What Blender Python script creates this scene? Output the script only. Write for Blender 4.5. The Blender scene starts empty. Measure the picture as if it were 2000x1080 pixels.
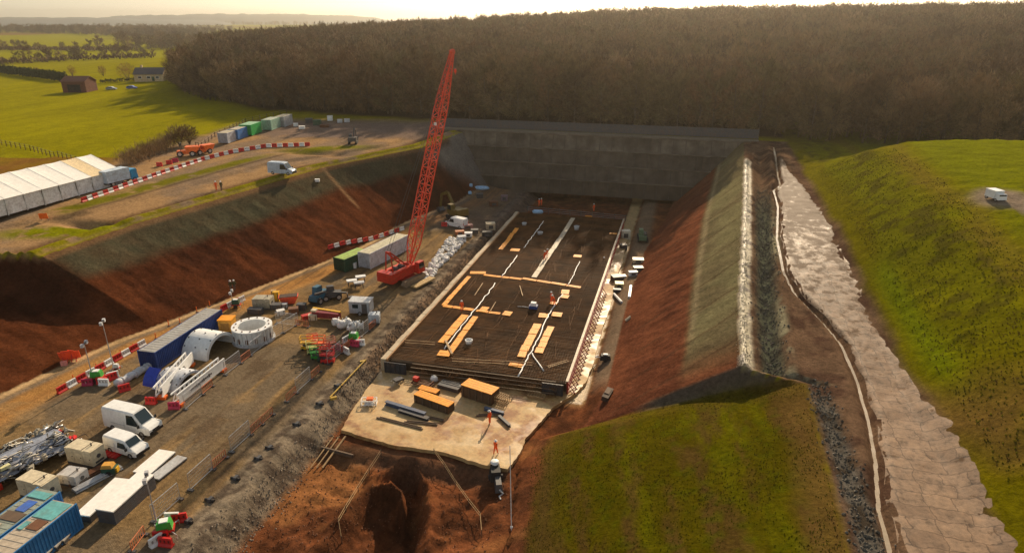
import bpy, math, random
import numpy as np
from mathutils import Vector, Matrix

random.seed(7)
RNG = np.random.default_rng(7)
S = bpy.context.scene
COL = S.collection

# ---------------------------------------------------------------- camera
CAM_H, F_PX = 42.0, 1280.0
PITCH, YAW = math.atan(504 / 1280), math.radians(14.5)
cam = bpy.data.cameras.new('camera')
cam.sensor_fit = 'HORIZONTAL'
cam.angle = 2 * math.atan(1000 / F_PX)
cam.clip_start, cam.clip_end = 0.5, 40000
camo = bpy.data.objects.new('camera', cam)
COL.objects.link(camo)
camo.location = (0, 0, CAM_H)
camo.rotation_euler = (math.pi / 2 - PITCH, 0, YAW)
S.camera = camo

# ---------------------------------------------------------------- sky, sun, exposure
SUN_EL, SUN_AZ = math.radians(26.3), math.radians(1.5)      # azimuth from +Y towards +X
w = bpy.data.worlds.new('World'); S.world = w; w.use_nodes = True
nt = w.node_tree
sky = nt.nodes.new('ShaderNodeTexSky'); sky.sky_type = 'NISHITA'; sky.sun_disc = False
sky.sun_elevation = SUN_EL; sky.sun_rotation = SUN_AZ
sky.air_density = 1.0; sky.dust_density = 1.0; sky.ozone_density = 1.0; sky.altitude = 100
hs_ = nt.nodes.new('ShaderNodeHueSaturation'); hs_.inputs['Saturation'].default_value = .55
nt.links.new(sky.outputs[0], hs_.inputs['Color']); tn = nt.nodes.new('ShaderNodeMix'); tn.data_type = 'RGBA'; tn.blend_type = 'MULTIPLY'; tn.inputs[0].default_value = 1; tn.inputs[7].default_value = (1.0, .94, .82, 1); nt.links.new(hs_.outputs[0], tn.inputs[6]); nt.links.new(tn.outputs[2], nt.nodes['Background'].inputs[0])
nt.nodes['Background'].inputs[1].default_value = 0.105
sl = bpy.data.lights.new('sun', 'SUN'); sl.energy = 5.0; sl.angle = math.radians(0.5); sl.color = (1.0, 0.80, 0.55)
so = bpy.data.objects.new('sun', sl); COL.objects.link(so)
sd = Vector((math.sin(SUN_AZ) * math.cos(SUN_EL), math.cos(SUN_AZ) * math.cos(SUN_EL), math.sin(SUN_EL)))
so.rotation_euler = sd.to_track_quat('Z', 'Y').to_euler(); so.location = sd * 200
S.view_settings.view_transform = 'Standard'; S.view_settings.look = 'None'
S.view_settings.exposure = 0.34; S.view_settings.gamma = 1.0
S.render.engine = 'CYCLES'
S.cycles.max_bounces = 5; S.cycles.diffuse_bounces = 2; S.cycles.glossy_bounces = 2
S.cycles.transparent_max_bounces = 8; S.cycles.volume_bounces = 0
S.cycles.use_denoising = True

# ---------------------------------------------------------------- mesh helpers
class MB:
    """collects shapes and links them as ONE mesh object"""
    def __init__(s): s.v, s.f, s.m = [], [], []
    def add(s, vs, fs, m=0):
        o = len(s.v); s.v += [tuple(p) for p in vs]
        for q in fs: s.f.append(tuple(i + o for i in q)); s.m.append(m)
        return s
    def box(s, c, d, rz=0, m=0, rx=0, ry=0, top=None):
        """centre, size; top = (fx, fy) scales the upper face"""
        R = Matrix.Rotation(rz, 3, 'Z') @ Matrix.Rotation(rx, 3, 'X') @ Matrix.Rotation(ry, 3, 'Y')
        tx, ty = top or (1, 1); a, b, h = d[0] / 2, d[1] / 2, d[2] / 2
        P = [(-a, -b, -h), (a, -b, -h), (a, b, -h), (-a, b, -h), (-a * tx, -b * ty, h), (a * tx, -b * ty, h), (a * tx, b * ty, h), (-a * tx, b * ty, h)]
        C = Vector(c)
        return s.add([C + R @ Vector(p) for p in P], [(0, 3, 2, 1), (4, 5, 6, 7), (0, 1, 5, 4), (1, 2, 6, 5), (2, 3, 7, 6), (3, 0, 4, 7)], m)
    def bar(s, a, b, wd=.06, h=None, m=0):
        a, b = Vector(a), Vector(b); h = h or wd; d = b - a
        q = d.to_track_quat('Y', 'Z').to_matrix(); L = d.length
        P = [(x, y, z) for y in (0, L) for (x, z) in ((-wd / 2, -h / 2), (wd / 2, -h / 2), (wd / 2, h / 2), (-wd / 2, h / 2))]
        return s.add([a + q @ Vector(p) for p in P], [(0, 1, 2, 3), (7, 6, 5, 4), (0, 4, 5, 1), (1, 5, 6, 2), (2, 6, 7, 3), (3, 7, 4, 0)], m)
    def cyl(s, a, b, r, r2=None, n=12, m=0, caps=True):
        a, b = Vector(a), Vector(b); r2 = r if r2 is None else r2
        q = (b - a).to_track_quat('Z', 'Y').to_matrix()
        vs = [p0 + q @ Vector((rr * math.cos(6.28319 * i / n), rr * math.sin(6.28319 * i / n), 0)) for p0, rr in ((a, r), (b, r2)) for i in range(n)]
        fs = [(i, (i + 1) % n, n + (i + 1) % n, n + i) for i in range(n)]
        if caps: fs += [tuple(range(n))[::-1], tuple(range(n, 2 * n))]
        return s.add(vs, fs, m)
    def tube(s, pts, r, n=6, m=0):
        pts = [Vector(p) for p in pts]; vs = []
        for k, p in enumerate(pts):
            d = pts[min(k + 1, len(pts) - 1)] - pts[max(k - 1, 0)]
            q = d.to_track_quat('Z', 'Y').to_matrix(); rr = r[k] if isinstance(r, (list, tuple)) else r
            vs += [p + q @ Vector((rr * math.cos(6.28319 * i / n), rr * math.sin(6.28319 * i / n), 0)) for i in range(n)]
        fs = [(k * n + i, k * n + (i + 1) % n, (k + 1) * n + (i + 1) % n, (k + 1) * n + i) for k in range(len(pts) - 1) for i in range(n)]
        fs += [tuple(range(n))[::-1], tuple(range((len(pts) - 1) * n, len(pts) * n))]
        return s.add(vs, fs, m)
    def prism(s, poly, a0, a1, axis='x', m=0):
        """poly of (u, z) pairs extruded along x (u = y) or y (u = x) or z (u, v = x, y)"""
        n = len(poly)
        if axis == 'x': vs = [(a, u, z) for a in (a0, a1) for u, z in poly]
        elif axis == 'y': vs = [(u, a, z) for a in (a0, a1) for u, z in poly]
        else: vs = [(u, z, a) for a in (a0, a1) for u, z in poly]
        fs = [(i, (i + 1) % n, n + (i + 1) % n, n + i) for i in range(n)] + [tuple(range(n))[::-1], tuple(range(n, 2 * n))]
        return s.add(vs, fs, m)
    def lathe(s, prof, n=32, c=(0, 0, 0), m=0, closed=False):
        vs = [(c[0] + r * math.cos(6.28319 * i / n), c[1] + r * math.sin(6.28319 * i / n), c[2] + z) for r, z in prof for i in range(n)]
        K = len(prof); fs = []
        for k in range(K if closed else K - 1):
            k2 = (k + 1) % K
            fs += [(k * n + i, k * n + (i + 1) % n, k2 * n + (i + 1) % n, k2 * n + i) for i in range(n)]
        return s.add(vs, fs, m)
    def blob(s, c, d, n=8, jit=.12, m=0, flat=.0):
        """lumpy rounded bag"""
        vs, fs = [], []
        for j in range(1, n):
            th = math.pi * j / n
            for i in range(n + 2):
                ph = 6.28319 * i / (n + 2); k = 1 + random.uniform(-jit, jit)
                ct = math.cos(th); sx = math.copysign(abs(math.sin(th)) ** .6, 1)
                vs.append((c[0] + d[0] / 2 * k * sx * math.cos(ph), c[1] + d[1] / 2 * k * sx * math.sin(ph), c[2] + d[2] / 2 * k * ct))
        W = n + 2
        fs = [(j * W + i, j * W + (i + 1) % W, (j + 1) * W + (i + 1) % W, (j + 1) * W + i) for j in range(n - 2) for i in range(W)]
        o = len(vs); vs += [(c[0], c[1], c[2] + d[2] / 2), (c[0], c[1], c[2] - d[2] / 2)]
        fs += [(o, (i + 1) % W, i) for i in range(W)] + [(o + 1, (n - 2) * W + i, (n - 2) * W + (i + 1) % W) for i in range(W)]
        return s.add(vs, [q[::-1] for q in fs], m)
    def mesh(s, name, mats, smooth=False):
        me = bpy.data.meshes.new(name); me.from_pydata(s.v, [], s.f)
        for mt in (mats if isinstance(mats, (list, tuple)) else [mats]): me.materials.append(mt)
        if any(s.m): me.polygons.foreach_set('material_index', s.m)
        if smooth: me.polygons.foreach_set('use_smooth', [True] * len(s.f))
        me.update(); return me
    def build(s, name, mats, parent=None, loc=(0, 0, 0), rz=0, smooth=False):
        o = bpy.data.objects.new(name, s.mesh(name, mats, smooth)); COL.objects.link(o)
        o.location = loc; o.rotation_euler = (0, 0, rz)
        if parent: o.parent = parent
        return o

def tag(o, label, cat, group=None, kind=None):
    o['label'] = label; o['category'] = cat
    if group: o['group'] = group
    if kind: o['kind'] = kind
    return o
def thing(name, label, cat, loc=(0, 0, 0), rz=0, group=None):
    o = bpy.data.objects.new(name, None); COL.objects.link(o); o.empty_display_size = .3
    o.location = loc; o.rotation_euler = (0, 0, rz)
    return tag(o, label, cat, group)
def dup(root, loc, rz=0, label=None, group=None, scale=None):
    r = root.copy(); COL.objects.link(r); r.location = loc; r.rotation_euler = (0, 0, rz)
    if label: r['label'] = label
    if group: r['group'] = group
    if scale: r.scale = scale if isinstance(scale, tuple) else (scale,) * 3
    for ch in list(root.children):
        c = ch.copy(); COL.objects.link(c); c.parent = r
        for g in list(ch.children):
            d = g.copy(); COL.objects.link(d); d.parent = c
    return r
def structure(o, label=None):
    o['kind'] = 'structure'
    return o

# ---------------------------------------------------------------- materials
def node(nt, t, **kw):
    n = nt.nodes.new(t)
    for k, v in kw.items():
        if k.startswith('i_'): n.inputs[int(k[2:]) if k[2:].isdigit() else k[2:]].default_value = v
        else: setattr(n, k, v)
    return n
MATS = {}
def mat(name, col, rough=.6, metal=0., var=.18, scale=3., bump=.0, spec=.4, dirt=.25, dirtcol=(.16, .09, .045)):
    """painted / plain material with worn colour variation and dust"""
    if name in MATS: return MATS[name]
    m = bpy.data.materials.new(name); m.use_nodes = True; t = m.node_tree; b = t.nodes['Principled BSDF']; L = t.links.new
    tc = node(t, 'ShaderNodeTexCoord')
    n1 = node(t, 'ShaderNodeTexNoise'); n1.inputs['Scale'].default_value = scale; n1.inputs['Detail'].default_value = 6
    n2 = node(t, 'ShaderNodeTexNoise'); n2.inputs['Scale'].default_value = scale * .35; n2.inputs['Detail'].default_value = 8; n2.inputs['Roughness'].default_value = .7
    L(tc.outputs['Object'], n1.inputs['Vector']); L(tc.outputs['Object'], n2.inputs['Vector'])
    r1 = node(t, 'ShaderNodeMapRange'); r1.inputs[1].default_value = .3; r1.inputs[2].default_value = .7; r1.inputs[3].default_value = 1 - var; r1.inputs[4].default_value = 1 + var
    L(n1.outputs[0], r1.inputs[0])
    mul = node(t, 'ShaderNodeMix', data_type='RGBA', blend_type='MULTIPLY'); mul.inputs[0].default_value = 1; mul.inputs[6].default_value = (*col, 1); L(r1.outputs[0], mul.inputs[7])
    r2 = node(t, 'ShaderNodeMapRange'); r2.inputs[1].default_value = .45; r2.inputs[2].default_value = .75; r2.inputs[3].default_value = 0; r2.inputs[4].default_value = dirt * 2
    L(n2.outputs[0], r2.inputs[0])
    mx = node(t, 'ShaderNodeMix', data_type='RGBA'); mx.inputs[7].default_value = (*dirtcol, 1); L(r2.outputs[0], mx.inputs[0]); L(mul.outputs[2], mx.inputs[6])
    L(mx.outputs[2], b.inputs['Base Color'])
    b.inputs['Roughness'].default_value = rough; b.inputs['Metallic'].default_value = metal; b.inputs['Specular IOR Level'].default_value = spec
    if bump:
        bp = node(t, 'ShaderNodeBump'); bp.inputs['Strength'].default_value = bump; bp.inputs['Distance'].default_value = .05; L(n1.outputs[0], bp.inputs['Height']); L(bp.outputs[0], b.inputs['Normal'])
    MATS[name] = m
    return m

WHITE = mat('white paint', (.86, .86, .84), .4, var=.08, dirt=.1)
CREAM = mat('cream paint', (.68, .58, .40), .5, dirt=.15)
OFFWHITE = mat('white sheet', (.90, .87, .81), .6, var=.08, dirt=.06)
GREY = mat('grey paint', (.32, .33, .35), .5)
LGREY = mat('light grey paint', (.55, .56, .58), .5)
DGREY = mat('dark grey steel', (.07, .07, .075), .5)
BLACK = mat('black rubber', (.02, .02, .022), .7, dirt=.15)
GLASS = mat('dark glass', (.015, .03, .035), .06, spec=.8, var=.05, dirt=.03)
STEEL = mat('bare steel', (.38, .38, .39), .35, metal=.7)
GALV = mat('galvanised tube', (.55, .55, .55), .4, metal=.5)
RED = mat('red plastic', (.62, .022, .02), .45, dirt=.1)
REDP = mat('red paint', (.55, .03, .015), .4, dirt=.15)
BOOMRED = mat('orange red paint', (.78, .085, .03), .4, dirt=.05)
ORANGE = mat('orange plastic', (.85, .16, .02), .5, dirt=.1)
HIVIS = mat('hi-vis orange cloth', (1.0, .13, .02), .7, dirt=.02)
YELLOW = mat('machine yellow paint', (.75, .42, .02), .45)
OCHRE = mat('ochre plywood', (.90, .34, .010), .55, var=.22, dirt=.08)
OCHREBOX = mat('ochre paint', (.66, .33, .05), .5)
GREEN = mat('green paint', (.05, .35, .05), .5, dirt=.1)
LGREEN = mat('pale green paint', (.42, .62, .50), .5)
LIME = mat('lime green sheet', (.36, .52, .10), .6)
DGREEN = mat('dark green paint', (.03, .09, .05), .5)
BLUE = mat('blue container paint', (.03, .19, .45), .5, dirt=.08)
NAVY = mat('navy blue paint', (.02, .055, .22), .5, dirt=.1)
DEEPBLUE = mat('deep blue primer', (.02, .05, .42), .5, dirt=.05)
TEAL = mat('teal roof paint', (.14, .42, .42), .4)
SKYBLUE = mat('light blue tarpaulin', (.35, .58, .85), .5)
RUST = mat('rusty steel', (.16, .062, .026), .75, dirt=.3)
REBAR = mat('rusty reinforcement bar', (.135, .060, .020), .8, var=.5, scale=.35, spec=.1, dirt=.35, dirtcol=(.05, .024, .010))
CONC = mat('pale concrete', (.50, .40, .27), .75, var=.15, scale=.6, dirt=.25, dirtcol=(.22, .12, .055), bump=.2)
CONCD = mat('brown stained concrete', (.34, .21, .10), .8, var=.25, scale=1.2, dirt=.3)
TIMBER = mat('sawn timber', (.44, .28, .13), .7)
TIMBERD = mat('weathered timber', (.13, .085, .055), .8)
BAGW = mat('white woven bag', (.75, .74, .72), .7, var=.12, bump=.3)
SKIN = mat('skin', (.45, .25, .17), .6, dirt=0)
BEAMBLUE = mat('blue grey steel beam', (.09, .12, .19), .5)
MAGENTA = mat('faded crimson paint', (.45, .02, .08), .5)
SHOT = mat('sprayed concrete', (.10, .074, .052), .85, var=.4, scale=.4, dirt=.5, dirtcol=(.06, .045, .036), bump=.4)

# ---------------------------------------------------------------- terrain shape
def sm(a, b, x):
    t = np.clip((np.asarray(x, float) - a) / (b - a), 0, 1); return t * t * (3 - 2 * t)
_tab = RNG.random((256, 256))
def vnoise(x, y, s, seed=0):
    x = np.asarray(x, float) / s + seed * 17.3; y = np.asarray(y, float) / s + seed * 31.7
    xi, yi = np.floor(x).astype(int), np.floor(y).astype(int); fx, fy = x - xi, y - yi
    fx, fy = fx * fx * (3 - 2 * fx), fy * fy * (3 - 2 * fy)
    a, b = _tab[xi & 255, yi & 255], _tab[(xi + 1) & 255, yi & 255]; c, d = _tab[xi & 255, (yi + 1) & 255], _tab[(xi + 1) & 255, (yi + 1) & 255]
    return a + (b - a) * fx + (c - a) * fy + (a - b - c + d) * fx * fy
def fbm(x, y, s, seed=0, n=4):
    t, k, q = 0, 1., 0
    for i in range(n): t = t + k * vnoise(x, y, s / 2 ** i, seed + i); q += k; k *= .55
    return t / q
I = np.interp
def xLc(y): return I(y, [0, 66, 68, 71, 86, 127, 134, 150, 165, 176], [-118, -113, -110, -90.5, -88.5, -76, -71.5, -61.5, -58.5, -56])
def xLb(y): return I(y, [0, 51, 65, 81, 109, 127, 135, 144, 158, 176], [-79, -76.5, -74.5, -69, -60, -58.2, -56.6, -53.2, -50, -48])
def xRb(y): return I(y, [0, 43, 55, 60.5, 64, 72, 95, 126, 149, 176], [-10, -11.5, -13.5, -12.5, -8, -6.2, -6.4, -5.3, -2.2, 0])
def xRc(y): return I(y, [0, 61, 62.6, 64.3, 78, 93, 116, 142, 176], [12, 13.6, 13.6, 7.9, 8.4, 9.4, 11, 12.7, 15])
def xDr(y): return I(y, [0, 30, 45.6, 52, 58, 65, 72.4, 77, 84, 90, 102, 118, 128, 133, 140, 155, 172], [15, 16, 17, 18.2, 19, 19.5, 19.3, 18.2, 15.8, 14.9, 15.3, 17, 17.3, 19.0, 19.3, 20.4, 21])
def natural(x, y):
    zl = 9 + np.clip((y - 70) * .045, 0, 5) * np.clip((x + 250) / 180, 0, 1)
    zr = I(y, [30, 64, 78, 93, 117, 142, 165, 200], [7.8, 8, 9, 10.5, 12, 13, 14, 14.3])
    k = sm(-60, -20, x); n = zl * (1 - k) + zr * k
    hill = I(x, [-450, -280, -116, -27, 60, 250, 600], [0, 12, 16, 18.5, 19.5, 21, 22]) * sm(168, 500, y) * (1 - .45 * sm(560, 950, y))
    n = n + hill + 3 * (fbm(x, y, 160, 5, 2) - .5) * sm(180, 320, y)
    und = (vnoise(x, y, 700, 3) - .5) * 9 * sm(500, 1300, np.hypot(x, y))
    return n * 1.0 + und
def mound(x, y):
    hm = I(y, [0, 60, 100, 135, 150, 170], [9.5, 10.2, 9.8, 9.0, 5, 0]) * (1 - sm(132, 166, y) * .9)
    yy = np.clip(y, 0, 400)
    return hm * I(x + 2.0 * (vnoise(x, yy, 22, 9) - .5), [23.8, 26, 30, 34, 40, 52, 80, 600], [0, .14, .46, .74, .93, 1.04, 1.08, 1.1])
def floor_z(x, y):
    pit = sm(-38.3, -35.6, x)                                    # the bank down to the foundation level
    z = -2.0 * pit
    z = z - .35 * sm(-44, -38.5, x)
    z = z + 1.1 * sm(-9.2, -6.6, x) * (y > 62)
    k = sm(54.6, 52.4, y)                                        # the red hole in the foreground
    z = z - k * pit * .7 * sm(-12.5, -17, x)
    cx = I(y, [30, 46, 54], [-22.6, -24.2, -25.6]); hw = I(y, [30, 46, 51, 54.2], [4.8, 3.5, 2.2, .6])
    q = np.abs(x - cx + .5 * (fbm(x, y, 2.5, 13, 2) - .5)) / hw
    hole = 2.0 * sm(1.12, .72, q) * sm(54.6, 53.0, y)
    rim = .6 * np.exp(-((q - 1.3) / .14) ** 2) * k
    ry = I(x, [-31, -28.3, -26.4, -24.6, -23.4], [45.5, 48.6, 51.0, 49.8, 47.4])
    rid = 2.1 * np.exp(-((y - ry) / .75) ** 2) * sm(-30.6, -28.5, x) * sm(-22.6, -23.8, x) * sm(1.1, .8, q)
    deep = 1.5 * sm(-26.0, -24.6, x) * sm(48.8, 47.2, y) * sm(.95, .6, q)
    z = z - hole - deep + rim + rid
    z = z + k * sm(-36.5, -33, x) * sm(-12, -15, x) * (1.5 * (fbm(x, y, 3.2, 11) - .5) + .5 * (fbm(x, y, 1.1, 12, 3) - .5))
    z = z + .22 * (fbm(x, y, 1.2, 21, 3) - .5) * sm(-43, -39, x) * (1 - sm(-38, -36, x)) * 2
    z = z + .10 * (fbm(x, y, 2.0, 22, 3) - .5)
    z = z + 1.6 * sm(-44, -54, x) * sm(146, 160, y)
    return z
def slope_t(x, y):
    """0 at the foot, 1 at the crest, of the left (first) and right cut slope"""
    a, b = xLb(y), xLc(y); c, d = xRb(y), xRc(y)
    return (a - x) / (a - b), (x - c) / (d - c)
def ground(x, y):
    x, y = np.broadcast_arrays(np.asarray(x, float), np.asarray(y, float))
    N = natural(x, y); Fz = floor_z(x, y)
    tl, tr = slope_t(x, y)
    NLc = natural(xLc(y), y); NRc = natural(xRc(y), y)
    fl, fr = floor_z(xLb(y), y), np.where(y < 63, -1.9, floor_z(xRb(y), y))
    z = Fz
    ttl, ttr = np.clip(tl, 0, 1), np.clip(tr, 0, 1)
    near = 1 - sm(62.3, 64.6, y)
    gull = .55 * (fbm(x * .22, y, 2.4, 31, 4) - .5) + .30 * (fbm(x, y, 1.0, 33, 3) - .5)
    zl = fl + (NLc - fl) * ttl + gull * np.sin(ttl * np.pi)
    zr = fr + (NRc - fr) * (ttr * (1 - near) + (ttr * (1.17 - .17 * ttr)) * near) + gull * np.sin(ttr * np.pi) * (1 - near)
    z = np.where(tl > 0, zl, z); z = np.where(tr > 0, zr, z)
    # upper left platform
    ex = xLc(y) - x
    berm = .7 * np.exp(-((ex - 2.2) / 1.0) ** 2) - .35 * np.exp(-((ex - 4.6) / 1.1) ** 2)
    step = .9 * sm(0, 2.2, ex - I(y, [60, 90, 126, 150, 170], [30, 12, 13, 8, 8])) * sm(64, 88, y)
    dip = -1.1 * np.exp(-(((x + 96.5) / 6) ** 2 + ((y - 85.2) / 1.5) ** 2)) - 1.0 * np.exp(-(((x + 85) / 8) ** 2 + ((y - 139.5) / 2.0) ** 2))
    zL = N + (berm + step * .55 + dip) * (ex < 70) * sm(30, 60, y) * (1 - sm(166, 175, y)) + .12 * (fbm(x, y, 3, 41, 3) - .5)
    z = np.where(tl > 1, zL, z)
    # right bench, drains and the grass mound
    e = x - xRc(y); fx = 1 - sm(63.0, 66.5, y)
    ed = np.where(y > 63.4, 1., 0.)
    b = -1.25 * np.exp(-((e - 3.5) / 1.15) ** 2) * sm(62.6, 64.6, y) + .35 * np.exp(-((e - 5.4) / .7) ** 2) * sm(63, 66, y)
    b = b + .35 * np.exp(-((e - .5) / .5) ** 2) * sm(63, 65, y)
    b = b - .9 * np.exp(-((x - 15.4) / .9) ** 2) * (1 - sm(60, 66, y)) * 0.5
    dd = x - xDr(y)
    b = b - .75 * np.exp(-(dd / .42) ** 2) + .22 * np.exp(-((dd + 1.1) / .5) ** 2) + .08 * np.exp(-((dd - 1.0) / .4) ** 2)
    rough = .25 * (fbm(x, y, 1.6, 51, 3) - .5) * sm(19, 22, x)
    zR = N + b * (1 - sm(150, 168, y)) + mound(x, y) + .12 * (fbm(x, y, 1.3, 52, 3) - .5) + rough * sm(24, 27, x) * 1.6
    z = np.where(tr > 1, zR, z)
    # behind the headwall
    k = sm(168.6, 171.2, y)
    return z * (1 - k) + (N + np.where(x > 22, mound(x, y), 0)) * k
def gz(x, y): return float(ground(x, y))
def at(px, py, dz=0.):
    """the point of the ground seen at a pixel of the 2000 x 1080 photograph"""
    v, u = (py - 540) / F_PX, (px - 1000) / F_PX
    d = math.sin(PITCH) + v * math.cos(PITCH); f = math.cos(PITCH) - v * math.sin(PITCH)
    lo = np.linspace(20, 1500, 6000) if d > 0 else None
    k = lo / f
    X = u * k * math.cos(YAW) - lo * math.sin(YAW); Y = u * k * math.sin(YAW) + lo * math.cos(YAW); Z = CAM_H - k * d
    h = ground(X, Y) + dz - Z
    i = int(np.argmax(h > 0))
    if i == 0: return Vector((float(X[-1]), float(Y[-1]), float(Z[-1])))
    a = h[i - 1] / (h[i - 1] - h[i])
    x, y = X[i - 1] + a * (X[i] - X[i - 1]), Y[i - 1] + a * (Y[i] - Y[i - 1])
    return Vector((float(x), float(y), gz(x, y) + dz))
def atz(px, py, z):
    v, u = (py - 540) / F_PX, (px - 1000) / F_PX
    d = math.sin(PITCH) + v * math.cos(PITCH); f = math.cos(PITCH) - v * math.sin(PITCH); k = (CAM_H - z) / d
    return Vector((u * k * math.cos(YAW) - k * f * math.sin(YAW), u * k * math.sin(YAW) + k * f * math.cos(YAW), z))

# ---------------------------------------------------------------- terrain colours (bare albedo)
def lerp(c, d, k): return c + (np.asarray(d) - c) * np.clip(k, 0, 1)[..., None]
def albedo(x, y, z):
    n1, n2, n3, n4 = fbm(x, y, 2.2, 61), fbm(x, y, 9, 62), fbm(x, y, .9, 63, 3), fbm(x, y, 40, 64)
    tl, tr = slope_t(x, y); ex = xLc(y) - x; eR = x - xRc(y)
    rough = np.full(x.shape, .9)
    c = np.zeros(x.shape + (3,)); c[:] = (.222, .198, .002)                          # the wheat field on the left
    c = c * (1 + .30 * (n4 - .5) + .25 * (vnoise(x, y * .12, 5, 70) - .5))[..., None]
    # far fields, in strips
    d = np.hypot(x, y)
    far = sm(420, 560, y - .35 * (x + 400))
    kk = (vnoise(np.floor((x + .4 * y) / 260) * 97, np.floor(y / 170) * 61, 7, 71))
    fc = np.where(kk[..., None] < .62, np.array((.23, .215, .02)), np.where(kk[..., None] < .8, np.array((.17, .10, .05)), np.array((.13, .14, .02))))
    c = lerp(c, fc, far * .9)
    # brown grass strip between field and tent
    br = sm(-1, 3, -119 - x + 0 * y) * sm(112, 104, y + (x + 119) * -.12) * sm(-260, -200, x + 90)
    br = np.where((x < -118) & (y < 128 + (x + 118) * .10), 1., 0.) 
    c = lerp(c, np.array((.19, .085, .035)), br * (.75 + .5 * (n2 - .5)))
    c = lerp(c, np.array((.11, .14, .02)), br * sm(-150, -165, x + 8 * (n2 - .5)) * sm(126, 118, y - (x + 118) * .1))
    # forest floor
    fo = sm(-4, 4, y - I(x, [-600, -430, -320, -226, -141, -76, 20, 60, 400], [900, 620, 420, 262, 203, 186, 176, 170, 168]) + 6 * (n2 - .5)) * sm(-700, -500, x + .3 * y)
    c = lerp(c, np.array((.075, .05, .03)), fo)
    # upper left platform: road, verges, earth
    up = sm(0, 1.5, ex) * sm(-130, -121, x + .05 * (y - 100) + 3 * (n2 - .5)) * (1 - sm(176, 190, y + 5 * (n2 - .5))) * sm(20, 40, y)
    road = lerp(np.zeros_like(c) + (.34, .215, .115), np.array((.24, .17, .115)), sm(.4, .65, n2))
    c = lerp(c, road, up)
    dk = sm(-5, 0, y - 158 + 8 * (n2 - .5)) * up
    c = lerp(c, np.array((.17, .13, .115)), dk * .8)
    v0 = np.exp(-((ex - 2.1 + .8 * (n1 - .5)) / 1.3) ** 2) * sm(26, 60, y)           # grass on the edge berm
    c = lerp(c, np.array((.21, .18, .02)), v0 * up * sm(.28, .5, n1) * 1.2)
    v1 = np.exp(-((ex - 5.0) / 1.3) ** 2)
    c = lerp(c, np.array((.10, .055, .03)), v1 * up * .8)
    vx = x - I(y, [70, 84, 97, 110, 126, 140, 152], [-109, -106.5, -103.5, -101.0, -97, -93, -90])
    v2 = np.exp(-((vx + 1.5 * (n1 - .5)) / I(y, [70, 80, 126, 150], [2.9, 2.7, 2.2, 1.5])) ** 4) * sm(86, 90, y) * sm(140, 128, y)
    c = lerp(c, np.array((.15, .135, .02)), v2 * up * sm(.15, .42, n1) * 1.1)
    c = lerp(c, np.array((.085, .058, .036)), np.exp(-((vx - 3.2 + .8 * (n1 - .5)) / .8) ** 2) * up * sm(84, 90, y) * sm(146, 138, y) * .75)
    v3 = np.exp(-(((x + 97.5) / 9.5) ** 2 + ((y - 81.5 - .35 * (x + 97)) / 3.6) ** 2) ** 2)
    c = lerp(c, np.array((.17, .17, .015)), v3 * up * sm(.2, .45, n1) * 1.2)
    v4 = np.exp(-(((x + 84) / 11) ** 2 + ((y - 143.5 - .3 * (x + 84)) / 2.6) ** 2) ** 2)
    c = lerp(c, np.array((.17, .16, .02)), v4 * up * sm(.2, .45, n1))
    # left cut slope
    L = np.where((tl > 0) & (tl <= 1.01) & (y < 176), 1., 0.)
    red = lerp(np.zeros_like(c) + (.100, .035, .017), np.array((.054, .021, .012)), sm(.35, .68, n2 * .6 + .4 * vnoise(x * .4, y, 5, 72)))
    red = red * (1 + .30 * (fbm(x, y, 1.3, 64, 3) - .5) * 2 + .45 * (vnoise(x * .15 + y * .9, x * .1, .7, 73) - .5))[..., None]
    c = lerp(c, red, L)
    g = sm(.60, .74, tl + .12 * (n2 - .5)) * sm(1.02, .93, tl + .05 * (n1 - .5)) * sm(70, 74, y) * sm(0, 1, 1 - .0 * tl)
    gg = sm(.02, .12, tl - .50) * (y < 70) * sm(.98, .9, tl)
    c = lerp(c, np.array((.082, .080, .050)), L * np.maximum(g * (.75 + .5 * (n1 - .5)) * (1 - .55 * sm(138, 150, y)), gg * 0))
    c = lerp(c, np.array((.22, .13, .07)), L * sm(.92, .97, tl) * .7)
    rib = np.exp(-((y - 127.5 + 7 * (1 - tl)) / .35) ** 2) * L * sm(.3, .5, tl)
    c = lerp(c, np.array((.36, .22, .12)), rib * .8)
    # shotcrete apron where the slope meets the headwall
    sc = L * sm(150, 158, y + 10 * (tl - .5) + 3 * (n2 - .5)) * sm(.98, .8, tl - .4 * sm(160, 168, y))
    c = lerp(c, np.array((.18, .165, .15)), sc * .85)
    # floor: yard, tracks, gravel
    Fm = np.where((tl <= 0) & (tr <= 0) & (y < 170), 1., 0.)
    yard = lerp(np.zeros_like(c) + (.225, .152, .080), np.array((.170, .130, .088)), sm(.35, .65, n2))
    yard = lerp(yard, np.array((.40, .25, .11)), sm(.55, .75, fbm(x * 2.2, y * .16, 3, 74)) * .6)
    yard = lerp(yard, np.array((.15, .11, .075)), sm(.56, .74, fbm(x * 2.5, y * .14, 2.2, 75)) * .5)
    yard = lerp(yard, np.array((.10, .065, .04)), sm(.62, .7, n3) * .25)
    c = lerp(c, yard, Fm)
    hx = xLb(y) - x                                                                  # haul track at the foot of the left slope
    hl = np.exp(-((hx + 4.2) / 2.6) ** 4) * sm(0, 20, y)
    tr_ = .5 + .5 * np.sin(hx * 2.3 + 2 * (n2 - .5))
    c = lerp(c, lerp(np.zeros_like(c) + (.40, .215, .085), np.array((.27, .14, .06)), tr_ * .6), Fm * hl)
    c = lerp(c, np.array((.21, .165, .12)), Fm * np.exp(-((hx + 1.75 + .4 * (n1 - .5)) / .5) ** 2) * .8)
    c = lerp(c, np.array((.50, .34, .19)), Fm * np.exp(-((hx + .6 + .35 * (n1 - .5)) / .55) ** 4))
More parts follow.
